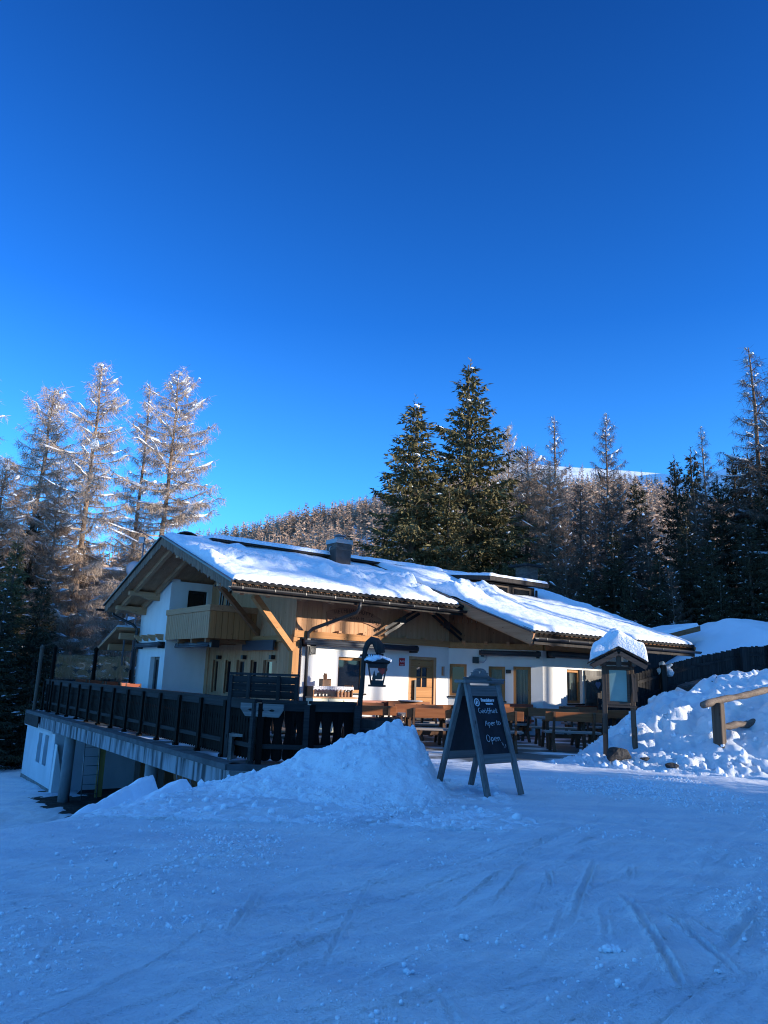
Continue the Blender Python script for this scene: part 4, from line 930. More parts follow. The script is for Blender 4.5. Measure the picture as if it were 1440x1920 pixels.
# retaining wall at the back of the store under the deck
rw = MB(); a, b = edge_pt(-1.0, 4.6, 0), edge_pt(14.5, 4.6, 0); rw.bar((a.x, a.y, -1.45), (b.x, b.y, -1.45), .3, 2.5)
tag(rw.build('retaining_wall', 'concrete_shaded'), 'shadowed concrete wall at the back of the store under the deck', 'wall')
eb = MB(); pts = [edge_pt(13.6, -.5), edge_pt(-.5, -.2), edge_pt(-.5, 4.4), edge_pt(13.6, 4.4)]
gxx, gyy = np.meshgrid(np.arange(-13, 1, .15), np.arange(12, 31, .15)); hh = H(gxx, gyy)
ew = np.array([[float((x-EDGE[1][0])*-d0.y+(y-EDGE[1][1])*d0.x) for x in gxx[0]] for y in gyy[:, 0]])
es = np.array([[float(-(x-EDGE[1][0])*d0.x-(y-EDGE[1][1])*d0.y) for x in gxx[0]] for y in gyy[:, 0]])
ed = ew+.35*fbm(gxx*1.2, gyy*1.2, 3)
zz = hh+np.where((ed > -.25) & (ed < 4.6) & (es > -1) & (es < 15.0), .03, -.4)
tag(gridmesh('bare_ground', gxx, gyy, zz, 'earth'), 'dark bare earth sheltered under the deck', kind='structure')
# ladder, boards, barrels and logs stored under the deck
p = edge_pt(13.0, 1.25); z0 = Hs(p.x, p.y)+.02
t = thing('ladder', 'thin metal ladder leaning on the white basement wall behind the round pillar', 'ladder', (p.x, p.y, z0), radians(36))
k = MB(); k.tube([(-.24, -.15, 0), (-.24, .1, 1.75)], .016, 6); k.tube([(.24, -.15, 0), (.24, .1, 1.75)], .016, 6); k.build('rail', 'grey_metal', t)
k = MB()
for i in range(6): k.tube([(-.24, -.15+.25*(.15+i*.28)/1.75, .15+i*.28), (.24, -.15+.25*(.15+i*.28)/1.75, .15+i*.28)], .012, 6)
k.build('rung', 'grey_metal', t)
t = thing('board', 'yellowish wooden board standing behind the ladder', 'board', (p.x+.25, p.y+.22, z0), radians(36)); k = MB(); k.bar((0, 0, 0), (0, .06, 1.6), .22, .03, up=(0, 1, 0)); k.build('plank', 'yellow_board', t)
for i, (s, inn, lab) in enumerate(((11.2, 2.6, 'dark upright storage cupboard in the shade behind the pillar'), (10.2, 3.0, 'wide dark cupboard deepest in the store under the deck'))):
    p = edge_pt(s, inn); z0 = Hs(p.x, p.y)+.02; t = thing('cupboard', lab, 'cupboard', (p.x, p.y, z0), radians(36)); h_ = 1.5-.3*i
    k = MB(); k.b2((-.45, -.25, 0), (.45, .25, h_)); k.build('carcass', 'dark_clad', t); k = MB(); k.b2((-.44, -.275, .04), (-.01, -.252, h_-.03)); k.b2((.01, -.275, .04), (.44, -.252, h_-.03)); k.build('door', 'brown_z', t)
p = edge_pt(4.6, 1.3); z0 = Hs(p.x, p.y)+.02
t = thing('barrel', 'dark hooped barrel lying under the deck right of the middle pillar', 'barrel', (p.x, p.y, max(z0, -1.1)), radians(70)); k = MB(); k.lathe([(.26, -.4), (.31, -.2), (.33, 0), (.31, .2), (.26, .4)], n=18); o = k.build('staves', 'brown_x', t); o.rotation_euler = (pi/2, 0, 0); o.location = (0, 0, .33)
k = MB()
for z in (-.28, -.1, .1, .28): k.lathe([(.325-abs(z)*.12, z-.02), (.335-abs(z)*.12, z-.02), (.335-abs(z)*.12, z+.02), (.325-abs(z)*.12, z+.02)], n=18)
o = k.build('hoop', 'grey_metal', t); o.rotation_euler = (pi/2, 0, 0); o.location = (0, 0, .33)
for i in range(4):
    p = edge_pt(2.6+.28*i, 1.0+.2*i); z0 = max(Hs(p.x, p.y), -1.2); t = thing('log', 'reddish brown log leaning under the deck corner beside the tall snow pile', 'log', (p.x, p.y, z0), 0, 'logs leaning under the deck corner')
    k = MB(); k.tube([(0, 0, 0), (.12*i-.1, .5, 1.0)], .07, 9); k.build('trunk', 'beam_z', t); k = MB(); k.tube([(.12*i-.1, .5, 1.0), (.12*i-.1+.001, .505, 1.01)], .066, 9); k.build('cut_end', 'larch_new_x', t)
# --- the railing
RL = 17.1
rail = thing('deck_railing', 'long dark weathered timber railing with carved balusters along the deck', 'railing')
C0 = edge_pt(-.05, .50); E0 = edge_pt(RL, .50)
P2 = Vector((-1.28, 14.05, 0)); P3 = Vector((-.42, 14.45, 0))
def railrun(a, b, n, posts=True, wide=False):
    a, b = Vector(a), Vector(b); L = (b-a).length; d = (b-a)/L; az = atan2(d.y, d.x)
    def loc(o, p): o.location = p; o.rotation_euler = (0, 0, az)
    k = MB(); k.b2((0, -.09, 1.075), (L, .09, 1.125)); k.b2((0, -.075, .94), (L, -.03, 1.073)); loc(k.build('top_rail', 'rail_dark_x', rail), a)
    k = MB(); k.b2((0, -.07, .27), (L, -.015, .35)); loc(k.build('bottom_rail', 'rail_dark_x', rail), a)
    k = MB(); w = .185 if wide else .118; m = int(L/w); w = L/m
    for i in range(m):
        x = (i+.5)*w; hw = w/2-.002; prof = []
        zs = [.10, .13, .16, .20, .26, .36, .42, .48, .54, .60, .66, .72, .76, .80, .86, .95, 1.0]
        for z in zs:
            if wide: c = (.034 if .36 < z < .78 else 0)*max(0, sin(pi*(z-.36)/.42)); e = 0
            else: c = .002+.008*max(0, sin(pi*(z-.36)/.3)) if .34 < z < .68 else (.013 if .70 < z < .78 else .001)
            prof.append((max(hw-c, .012), z))
        bot = [(x+hw*.5, .075), (x, .05), (x-hw*.5, .075)] if not wide else [(x+hw*.55, .065), (x, .055), (x-hw*.55, .065)]
        pts = [(x-q, z) for q, z in prof][::-1]+[]
        poly = [(x+q, z) for q, z in prof]
        full = [(px, 0.0, pz) for px, pz in (bot[::-1]+poly+pts)]
        k.prism(full, (0, -.012, 0), (0, .014+.003*random.random(), 0))
    loc(k.build('baluster_panel', 'rail_dark_z', rail), a)
    if posts:
        for i in range(n+1):
            q = MB(); q.b2((-.055, -.13, .06), (.055, -.078, 1.06)); q.b2((-.05, -.16, .0), (.05, -.05, .06)); o = q.build('post', 'rail_dark_x' if i == n else 'rail_dark_z', rail); loc(o, a+d*(L*i/n))
railrun(E0, C0, 14)
railrun(C0+Vector((.06, 0, 0)), P2, 1, wide=True); railrun(P2+Vector((.05, .01, 0)), P3, 1, wide=True)
n2 = Vector((-d0.y, d0.x, 0))
railrun(E0+n2*2.2, E0+n2*.05, 2)
# tall posts and glass wind screen at the far end
ws = thing('wind_screen', 'glass wind screen between dark knobbed posts at the far end of the deck', 'wind screen')
q0 = at(95, 1284, 27.3); q1 = at(243, 1288, 27.9)
PS = [at(70, 1284, 27.6), q0, (np.array(q0)*.48+np.array(q1)*.52), q1]
for i, p in enumerate(PS):
    k = MB(); tpz = 2.18; k.tube([(p[0], p[1], 0), (p[0], p[1], tpz)], .065, 8, smooth=False); k.ball((p[0], p[1], tpz+.05), .09, 8, 5); k.build('post', 'kiosk_z' if i == 0 else 'rail_dark_z', ws)
for a, b in ((PS[1], PS[2]), (PS[2], PS[3])):
    a, b = Vector((a[0], a[1], 0)), Vector((b[0], b[1], 0)); d = (b-a).normalized()*.10
    k = MB(); k.bar(a+d+Vector((0, 0, 1.48)), b-d+Vector((0, 0, 1.48)), .012, 1.05); k.build('pane', 'screen_glass', ws)
    k = MB(); k.bar(a+d+Vector((0, 0, .92)), b-d+Vector((0, 0, .92)), .05, .06); k.build('sill_bar', 'rail_dark_x', ws)
    for f_ in (.12, .55, .88):         # dark bird silhouettes stuck on the glass
        c = a+(b-a)*f_+Vector((0, -.012, random.uniform(1.45, 1.8))); q = MB(); dd = (b-a).normalized()
        q.plate([(-.16, .05), (-.05, .02), (0, .08), (.04, .02), (.15, .06), (.06, -.03), (.02, -.12), (-.03, -.03)], t=.004, org=c, X=dd); q.build('bird_sticker', 'black_metal', ws)
# back-board and hanging plank on the near railing
a = Vector(at(427, 1318, 14.45)); b = Vector(at(558, 1318, 14.25)); 
t = thing('bench_back', 'dark panelled settle back with four battens standing above the near railing', 'bench', (a.x, a.y, 0), atan2(b.y-a.y, b.x-a.x)); L = (b-a).length
k = MB()
for i in range(3): k.b2((.03, .0, 1.14+i*.135), (L-.03, .03, 1.27+i*.135))
k.build('panel', 'rail_dark_x', t)
k = MB(); k.b2((0, -.035, 1.555), (L, .05, 1.60)); k.build('cap_rail', 'rail_dark_x', t)
for x in (.0, L*.26, L*.69, L-.07):
    k = MB(); k.b2((x, -.035, .05 if x in (0.0, L-.07) else 1.02), (x+.07, -.003, 1.553)); k.build('batten', 'fence_dark_z', t)
k = MB(); k.b2((.02, .03, .42), (L-.02, .45, .47)); k.b2((.05, .05, 0), (.12, .42, .42)); k.b2((L-.12, .05, 0), (L-.05, .42, .42)); k.build('seat', 'bench_grey_x', t)
a = Vector(at(452, 1324, 14.0)); b = Vector(at(532, 1326, 13.75)); L = (b-a).length
t = thing('carved_plank', 'trapezoid grey plank with carved slots hanging on the near railing', 'sign', (a.x, a.y, 0), atan2(b.y-a.y, b.x-a.x)); zt_ = 1.06
def slot(cx, w): return [(cx-w, zt_-.115), (cx-w*.4, zt_-.095), (cx+w*.4, zt_-.095), (cx+w, zt_-.115), (cx+w*.4, zt_-.135), (cx-w*.4, zt_-.135)]
k = MB(); k.plate([(0, zt_), (L, zt_), (L, zt_-.10), (L*.90, zt_-.23), (L*.12, zt_-.23), (0, zt_-.10)], [slot(L*.25, .06), slot(L*.5, .05), slot(L*.74, .06)], t=.035); k.build('plank', 'weathered_x', t)
k = MB(); k.b2((.05, .017, zt_-.15), (L-.05, .03, zt_-.07)); k.build('backing', 'rail_dark_x', t)

# ================================================================== TUB WITH LANTERN
p = at(700, 1392, 14.9)
tub = thing('wooden_tub', 'hollowed grey log tub at the end of the railing behind the snow pile', 'tub', (p[0], p[1], 0))
k = MB(); n = 30; V = []; zz = [(0, .46), (.78, .43), (.80, .43), (.80, .35), (.55, .35)]
for z, r in zz:
    for i in range(n):
        a = 2*pi*i/n; V.append((r*cos(a)*(1+.03*sin(i*2.3)), r*sin(a)*(1+.03*sin(i*1.7)), z+(.02*sin(a*2) if z > .5 else 0)))
k.add(V, [(j*n+i, j*n+(i+1) % n, (j+1)*n+(i+1) % n, (j+1)*n+i) for j in range(len(zz)-1) for i in range(n)]+[tuple(range(4*n, 5*n))], True); k.build('staves', 'fence_dark_z', tub)
k = MB(); k.lathe([(.44, 0), (.463, 0), (.46, .05), (.44, .05)], (0, 0, .6), 30); k.build('hoop', 'black_metal', tub)
p = at(674, 1345, 14.6)
lan = thing('lantern_post', 'crooked grey wooden post with a snow-capped hanging lantern', 'lantern', (p[0], p[1], 0))
k = MB(); path = [(-.02, 0, 0), (-.02, 0, .85), (.0, 0, 1.1), (.03, 0, 1.6), (.04, 0, 1.95), (.06, 0, 2.12), (.11, 0, 2.24), (.18, 0, 2.30), (.26, 0, 2.27), (.33, 0, 2.17), (.36, 0, 2.05)]
k.tube(path, [.07, .07, .05, .046, .046, .052, .06, .075, .09, .105, .09], 10); k.build('post', 'fence_dark_z', lan)
k = MB(); k.bar((-.04, 0, 2.0), (.42, 0, 2.03), .05, .04); k.build('cross_bar', 'rail_dark_x', lan)
lx, lz = .31, 1.42
k = MB()
def frust(k, z0, a, z1, b): k.add([(lx-a, -a, z0), (lx+a, -a, z0), (lx+a, a, z0), (lx-a, a, z0), (lx-b, -b, z1), (lx+b, -b, z1), (lx+b, b, z1), (lx-b, b, z1)], [(3, 2, 1, 0), (4, 5, 6, 7), (0, 1, 5, 4), (1, 2, 6, 5), (2, 3, 7, 6), (3, 0, 4, 7)])
frust(k, lz, .17, lz+.035, .17); frust(k, lz+.036, .12, lz+.12, .11)
k.build('lantern_base', 'black_metal', lan)
for sx in (-1, 1):
    for sy in (-1, 1): k = MB(); k.bar((lx+sx*.11, sy*.11, lz+.03), (lx+sx*.18, sy*.18, lz+.43), .020, .020); k.build('frame_bar', 'black_metal', lan)
k = MB(); frust(k, lz+.43, .205, lz+.455, .245); frust(k, lz+.457, .245, lz+.49, .23); frust(k, lz+.35, .168, lz+.428, .187); frust(k, lz+.492, .20, lz+.55, .08); k.build('lantern_roof', 'black_metal', lan)
k = MB(); k.plate(heart(.10), t=.03, org=(lx+.10, -.1, lz+.31)); k.build('heart', 'heart_red', lan)
k = MB(); k.plate([(-.09, 0), (-.03, 0), (-.03, .02), (.10, .02), (.10, .12), (.06, .16), (.0, .14), (-.02, .08), (-.03, .09), (-.05, .14), (-.045, .14), (-.06, .19), (-.075, .14), (-.07, .14), (-.09, .09), (-.08, .09), (-.10, .04)], t=.02, org=(lx, 0, lz+.12)); k.build('cut_out_scene', 'gutter', lan)
k = MB(); k.tube([(lx+.17, 0, 1.99), (lx+.1, 0, 1.96)], .012, 6); k.build('hook', 'black_metal', lan)
k = MB()
for i in range(40): rr_ = random.random()**.5; an_ = random.random()*6.28; k.ball((p[0]+lx+.22*rr_*cos(an_), p[1]+.22*rr_*sin(an_), lz+.57-.07*rr_), random.uniform(.05, .08), 8, 6, (1.3, 1.3, .7), .10)
for i in range(5): k.tube([(p[0]+lx-.17+i*.045, p[1]-.1, 2.02), (p[0]+lx-.17+i*.045, p[1]-.1, 2.0-.05*random.random()-.03)], [.018, .006], 6)
tag(k.build('snow_clump', 'snow_soft'), 'little lumpy snow cap on the hanging lantern', 'snow clump')

# ================================================================== SERVING CABINET AND TABLEWARE
a = Vector(HO)+Vector(HU)*.30-Vector(HV)*.62
cb = thing('serving_cabinet', 'cream serving cabinet with two drawers and a trimmed upper shelf', 'cabinet', (a.x, a.y, 0), RZ)
k = MB(); k.b2((0, 0, .08), (1.45, .5, .98)); k.build('carcass', 'cream', cb)
for x in (.50, .98):
    k = MB(); k.b2((x-.0, -.018, .76), (x+.46, -.002, .96)); dr = k.build('drawer', 'cream', cb); k = MB(); k.tube([(x+.15, -.03, .865), (x+.23, -.045, .85), (x+.31, -.03, .865)], .009, 6); k.build('handle', 'black_metal', dr)
k = MB(); k.b2((-.03, -.03, .985), (1.5, .52, 1.02)); k.build('worktop', 'larch_new_x', cb)
k = MB(); k.b2((0, .02, 1.28), (1.32, .45, 1.30)); k.b2((.01, .03, 1.022), (.04, .43, 1.278)); k.b2((1.28, .03, 1.022), (1.31, .43, 1.34)); k.build('upper_shelf', 'brown_x', cb)
k = MB(); n = 44
k.add([(1.32*i/n, .01-.008*(i % 2), z) for i in range(n+1) for z in (1.305, 1.225-.03*(i % 4 == 0))], [(2*i, 2*i+1, 2*i+3, 2*i+2) for i in range(n)]); k.b2((0, .015, 1.301), (1.32, .46, 1.306)); k.build('lace_cloth', 'cloth_trim', cb)
for i, x in enumerate((.86, .98, 1.10, 1.21)):
    q = a+Vector(HU)*x+Vector(HV)*.12; t = thing('jar', 'brown glass jar lined up under the cabinet shelf', 'jar', (q.x, q.y, 1.022), 0, 'jars under the cabinet shelf'); k = MB(); k.lathe([(.042, 0), (.045, .02), (.045, .12), (.03, .15)], n=12); k.build('body', 'plaque', t); k = MB(); k.lathe([(.034, .15), (.034, .175)], n=12); k.build('lid', 'dish', t)
q = a+Vector(HU)*.48+Vector(HV)*.2; t = thing('wooden_crate', 'small wooden caddy with a carved handle on the cabinet shelf', 'caddy', (q.x, q.y, 1.308), RZ)
k = MB(); k.b2((-.14, -.1, 0), (.14, .1, .02)); k.b2((-.14, -.1, .02), (-.12, .1, .2)); k.b2((.12, -.1, .02), (.14, .1, .2)); k.b2((-.12, -.1, .02), (.12, -.085, .17)); k.b2((-.12, .085, .02), (.12, .1, .17)); k.build('box', 'larch_new_x', t)
k = MB(); k.plate([(-.05, .17), (.05, .17), (.06, .28), (.02, .36), (.0, .33), (-.03, .36), (-.07, .28)], t=.02); k.build('handle', 'brown_z', t)
q = Vector(HO)+Vector(HU)*3.72-Vector(HV)*.55; t = thing('bistro_table', 'round pale bistro table beside the entrance door', 'table', (q.x, q.y, 0))
k = MB(); k.lathe([(.0, .93), (.36, .93), (.37, .945), (.36, .96), (.0, .96)], n=28); k.build('tabletop', 'dish', t); k = MB(); k.tube([(0, 0, .03), (0, 0, .93)], .035, 10); k.build('stem', 'black_metal', t); k = MB(); k.lathe([(.22, 0), (.22, .02), (.05, .04)], n=20); k.build('foot', 'black_metal', t)
q = Vector(HO)+Vector(HU)*3.95-Vector(HV)*.38; t = thing('barrel_bin', 'dark bin standing between bistro table and entrance door', 'bin', (q.x, q.y, 0)); k = MB(); k.lathe([(.14, 0), (.17, .5), (.17, .9), (.14, .92)], n=16); k.build('bin_body', 'dark_clad', t); k = MB(); k.lathe([(.175, .88), (.18, .88), (.18, .93), (.0, .95)], n=16); k.build('lid', 'black_metal', t)

# ================================================================== BENCHES AND TABLES
def make_bench(L=1.9, back='bench_x', seat='bench_grey_x'):
    t = thing('garden_bench', '', 'bench')
    k = MB(); k.b2((-L/2, -.20, .425), (L/2, .19, .475)); k.build('seat', seat, t, bevel=.006)
    k = MB(); k.prism([(-L/2, .225, .71), (L/2, .225, .71), (L/2, .262, .93), (-L/2, .262, .93)], (0, 0, 0), (0, .035, 0)); k.build('backrest', back, t, bevel=.008)
    for s in (-1, 1):
        x = s*(L/2-.28)
        k = MB(); k.bar((x, .20, .30), (x, .33, .93), .07, .07, up=(0, 1, 0)); k.build('back_upright', 'bench_dark', t)
        k = MB(); k.bar((x-.01, -.24, 0), (x+.01, -.06, .42), .09, .06, up=(0, 1, 0)); k.build('leg', 'bench_dark', t)
        k = MB(); k.bar((x-.01, .30, 0), (x+.01, .10, .42), .09, .06, up=(0, 1, 0)); k.build('leg', 'bench_dark', t)
        k = MB(); k.bar((x, -.18, .36), (x, .24, .36), .05, .10); k.build('bearer', 'bench_dark', t)
    return t
def make_table(L=1.9, top='bench_grey_x'):
    t = thing('garden_table', '', 'table')
    k = MB()
    for i in range(4): k.b2((-L/2, -.38+i*.192, .71), (L/2, -.38+i*.192+.185, .755))
    k.build('tabletop', top, t)
    for s in (-1, 1):
        x = s*(L/2-.32)
        k = MB(); k.bar((x-.02, -.34, 0), (x, -.16, .64), .10, .08, up=(0, 1, 0)); k.build('leg', 'bench_dark', t)
        k = MB(); k.bar((x-.02, .34, 0), (x, .16, .64), .10, .08, up=(0, 1, 0)); k.build('leg', 'bench_dark', t)
        k = MB(); k.bar((x, -.33, .675), (x, .33, .675), .07, .065); k.build('bearer', 'bench_dark', t)
    k = MB(); k.bar((-L/2+.34, 0, .30), (L/2-.34, 0, .30), .07, .09); k.build('stretcher', 'bench_dark', t)
    return t
BP, TP = make_bench(), make_table(); BG = make_bench(1.9, 'larch_new_x', 'larch_new_x'); BRD = make_bench(2.6, 'bench_red_x', 'bench_red_x')
used = set()
def place(pr, x, y, rot, label, group, sx=1.0):
    o = pr if pr.name not in used else copy_tree(pr); used.add(pr.name)
    o.location = (x, y, .0); o.rotation_euler = (0, 0, rot); o.scale = (sx, 1, 1); o['label'] = label; o['group'] = group
    return o
G1 = 'backed benches on the sunny side of the terrace'; G2 = 'plank tables on the sunny side of the terrace'
A8 = radians(8)
SETS = [  # centre of table (x, y), rotation, near bench label, table label, far bench label
    ((1.2, 18.9), radians(6), .68, 'orange-brown bench, its back toward us, just left of the chalkboard', 'plank table close left of the chalkboard behind the snow pile', 'bench beyond the table just left of the chalkboard'),
    ((2.85, 18.8), radians(-4), .66, 'bench with upright post seen just right of the chalkboard legs', 'plank table hidden mostly behind the chalkboard', 'bench beyond the table that the chalkboard hides'),
    ((4.75, 19.5), radians(0), .72, 'bench with half-sunlit back nearest the notice board and snowbank', 'plank table in front of the sunlit right wing corner', 'bench beyond the table by the sunlit right wing corner'),
    ((-.3, 19.3), radians(8), .66, 'bench nearest the lantern tub', 'plank table right behind the lantern tub', 'bench beyond the table behind the lantern tub'),
    ((3.5, 22.0), radians(10), .75, 'bench in the second row before the angled wall', 'plank table in the second row before the angled wall', 'bench close below the windows of the angled wall'),
    ((6.4, 22.2), radians(16), .68, 'bench in the second row before the right wing window', 'plank table in the second row before the right wing window', 'bench close below the right wing window'),
    ((1.3, 21.6), radians(20), .7, 'bench in the second row before the entrance door', 'plank table in the second row before the entrance door', 'bench beyond the second row table by the entrance door'),
]
for (x, y), r, sx, l1, l2, l3 in SETS:
    c_, s_ = cos(r), sin(r)
    place(TP, x, y, r, l2, G2, sx)
    place(BP, x+s_*.78, y-c_*.78, r+pi, l1, G1, sx)
    place(BP, x-s_*.78, y+c_*.78, r, l3, G1, sx)
for (uu, vv, lab, sx) in ((2.9, -.55, 'reddish bench against the white wall below the dark wide window', 1.0), (10.0, -2.75, 'reddish bench against the sunlit wall of the right wing', .85)):
    q = Vector(HO)+Vector(HU)*uu+Vector(HV)*vv; place(BRD, q.x, q.y, RZ, lab, 'reddish benches along the house wall', sx)
q = Vector((*DG.P(1.7, .35, 0)[:],)); qq = Vector(HO)+Vector(HU)*q.x+Vector(HV)*q.y; place(BRD, qq.x, qq.y, RZ-atan2(2.1, 2.12), 'reddish bench against the angled wall below its windows', 'reddish benches along the house wall', .75)
labs = ['pale larch bench on the deck nearest the settle back', 'pale larch bench second from the settle back', 'pale larch bench below the white recessed wall', 'dark red bench below the left gable window']
for i, (s, inn, lab) in enumerate(((2.2, 1.9, labs[0]), (4.4, 2.0, labs[1]), (6.6, 2.1, labs[2]))):
    p = edge_pt(s, inn); place(BG, p.x, p.y, atan2(d0.y, d0.x)+pi, lab, 'pale larch benches behind the long railing')
# folded red chairs along the far deck
def make_chair():
    t = thing('folding_chair', '', 'chair')
    for s in (-1, 1):
        k = MB(); k.bar((s*.2, -.25, 0), (s*.2, .18, 1.18), .03, .045, up=(0, 1, 0)); k.build('frame_side', 'bench_dark', t)
        k = MB(); k.bar((s*.17, .25, 0), (s*.17, -.12, .5), .03, .04, up=(0, 1, 0)); k.build('leg', 'bench_dark', t)
    k = MB()
    for i in range(4): k.b2((-.2, .02+i*.045, .74+i*.115), (.2, .05+i*.045, .83+i*.115))
    k.build('backrest', 'bench_red_x', t); k = MB()
    for i in range(4): k.b2((-.19, -.22+i*.1, .46), (.19, -.14+i*.1, .485))
    k.build('seat', 'bench_red_x', t)
    return t
CH = make_chair()
for i in range(7):
    p = edge_pt(9.0+i*.95, 1.1+.15*(i % 2))
    o = CH if i == 0 else copy_tree(CH); o.location = (p.x, p.y, 0); o.rotation_euler = (0, 0, radians(36)+.15*(i % 3)-.1); o['label'] = 'dark red folding chair in the row behind the far half of the railing'; o['group'] = 'red folding chairs behind the long railing'
# ================================================================== CHALKBOARD A-FRAME
sg = thing('chalkboard_sign', 'weathered A-frame chalkboard with a heart-pierced crest standing on the snow', 'sign', (1.545, 11.545, 0), radians(40))
TOPZ, FY, TY = 1.56, .50, .045
def front(x, s, dn=0.0, side=-1):      # point on the front (side -1) or back (side 1) leaf: x across, s = height
    y = side*(FY+(TY-FY)*s/TOPZ)
    return Vector((x, y+side*dn, s))
sl = Vector((0, (FY-TY), TOPZ)).normalized()
for side, nm in ((-1, 'front'), (1, 'back')):
    upv = Vector((0, -side*(FY-TY)/TOPZ, 1)).normalized()
    nrm = Vector((0, side*TOPZ, (FY-TY))).normalized()
    leaf = MB()
    leaf.bar(front(-.36, .0, 0, side), front(-.335, TOPZ, 0, side), .10, .05, up=nrm); leaf = leaf.build('leg', 'weathered_z', sg, bevel=.006)
    l2 = MB(); l2.bar(front(.36, .0, 0, side), front(.335, TOPZ, 0, side), .10, .05, up=nrm); l2.build('leg', 'weathered_z', sg, bevel=.006)
    c = MB(); c.bar(front(-.30, .50, 0, side), front(.30, .50, 0, side), .13, .035, up=nrm); c.build('cross_rail', 'weathered_x', sg, bevel=.005)
    c = MB(); c.bar(front(-.285, 1.45, 0, side), front(.285, 1.45, 0, side), .16, .035, up=nrm); c.build('cross_rail', 'weathered_x', sg, bevel=.005)
    b = MB(); P = [front(-.305, .565, -.005, side), front(.305, .565, -.005, side), front(.295, 1.37, -.005, side), front(-.295, 1.37, -.005, side)]
    b.prism(P, (0, 0, 0), -nrm*.015); bo = b.build('board', 'board_black', sg)
    if side == -1: board = bo
k = MB(); k.b2((-.44, -.11, TOPZ), (.44, .11, TOPZ+.045)); k.b2((.16, -.115, TOPZ+.046), (.455, .105, TOPZ+.075)); k.build('cap_plank', 'weathered_x', sg, bevel=.006)
cr = [(x_, z_*.62) for x_, z_ in [(-.34, 0), (.34, 0), (.355, .045), (.325, .075), (.285, .075), (.25, .055), (.215, .10), (.175, .115), (.165, .165), (.19, .175), (.165, .19), (.14, .185)]+[(.14*cos(a), .185+.105*sin(a)) for a in np.linspace(.1, pi-.1, 14)]+[(-.14, .185), (-.165, .19), (-.19, .175), (-.165, .165), (-.175, .115), (-.215, .10), (-.25, .055), (-.285, .075), (-.325, .075), (-.355, .045)]]
k = MB(); k.plate(cr, [heart(.038, 20, (0, .120))[::-1]], t=.03, org=(0, 0, TOPZ+.045)); k.build('crest', 'weathered_x', sg, bevel=.003)
# writing on the front board
nrm = Vector((0, -TOPZ, (FY-TY))).normalized(); upv = Vector((0, (FY-TY)/TOPZ, 1)).normalized()
def bp(x, s): return front(x, s, .0, -1)+nrm*.003
tilt = atan2(FY-TY, TOPZ)
text('Franziskaner', .068, 'brewery_name', 'print_white', board, bp(.05, 1.315), (pi/2-tilt, 0, 0), bold=.0022, xs=.86)
text('WEISSBIER', .036, 'brewery_line', 'print_white', board, bp(.075, 1.262), (pi/2-tilt, 0, 0), bold=.0015, xs=.95)
k = MB(); cx, cz, R_ = -.195, 1.285, .058
def ring(r0, r1, m=26):
    V = []; 
    for i in range(m): a = 2*pi*i/m; V += [bp(cx+r0*cos(a), cz+r0*sin(a)), bp(cx+r1*cos(a), cz+r1*sin(a))]
    k.add(V, [(2*i, 2*i+1, 2*((i+1) % m)+1, 2*((i+1) % m)) for i in range(m)])
ring(.046, .057); ring(.040, .043)
k.add([bp(cx+x*.038, cz+z*.038) for x, z in [(-.75, -.55), (-.2, -.8), (.25, -.1), (-.1, .25), (-.05, .8), (-.45, .6), (-.6, .1)]], [tuple(range(7))])
k.add([bp(cx+x*.038, cz+z*.038) for x, z in [(.1, .75), (.6, .35), (.75, -.1), (.45, -.2), (.3, .25)]], [tuple(range(5))])
k.add([bp(cx+x*.038, cz+z*.038) for x, z in [(.3, -.75), (.75, -.4), (.5, -.35), (.25, -.4)]], [tuple(range(4))])
k.build('brewery_emblem', 'print_white', board)
def ell(cx, cz, rx, rz, a0, a1, n=14): return [(cx+rx*cos(radians(a)), cz+rz*sin(radians(a))) for a in np.linspace(a0, a1, n)]
GL = {'G': [ell(.5, .5, .45, .52, 60, 330)+[(.9, .42), (.55, .42)]], 'e': [[(.1, .32), (.75, .36)]+ell(.42, .3, .34, .32, 15, 320)], 'o': [ell(.4, .3, .33, .32, 80, 445)],
      'O': [ell(.5, .48, .42, .55, 100, 470)], 'ö': [ell(.4, .3, .33, .32, 80, 445), [(.25, .80), (.28, .86)], [(.55, .80), (.58, .86)]],
      'f': [[(.65, .95), (.5, 1.02), (.38, .9), (.35, .4), (.3, -.25)], [(.12, .5), (.62, .55)]], 'n': [[(.1, .6), (.15, 0)], [(.15, .4), (.35, .6), (.55, .55), (.6, .3), (.68, 0)]],
      't': [[(.35, .95), (.3, .2), (.4, 0), (.6, .08)], [(.08, .6), (.62, .62)]], 'A': [[(.0, -.05), (.45, 1.0), (.85, -.05)], [(.2, .38), (.7, .38)]],
      'p': [[(.15, .6), (.2, -.5)], [(.17, .42), (.35, .62), (.62, .5), (.62, .2), (.4, .05), (.2, .15)]], 'r': [[(.12, .6), (.18, 0)], [(.17, .4), (.3, .58), (.5, .58)]]}
def hand(word, x, s, size, name, adv=None, slope=0.0):
    k = MB()
    for ch_ in word:
        for st in GL[ch_]:
            P = [bp(x+px*size, s+pz*size+random.uniform(-.004, .004)*size) for px, pz in st]
            if len(P) > 2:             # smooth the stroke
                Q = []
                for i in range(len(P)-1):
                    p0, p1, p2, p3 = P[max(i-1, 0)], P[i], P[i+1], P[min(i+2, len(P)-1)]
                    for t in (0, .33, .66): Q.append(.5*((2*p1)+(p2-p0)*t+(2*p0-5*p1+4*p2-p3)*t*t+(3*p1-p0-3*p2+p3)*t**3))
                P = Q+[P[-1]]
            k.tube(P, .0042, 5)
        x += size*{'G': 1.05, 'A': .98, 'O': 1.12, 'f': .58, 't': .66}.get(ch_, .86); s += slope*size
    k.build(name, 'chalk', board)
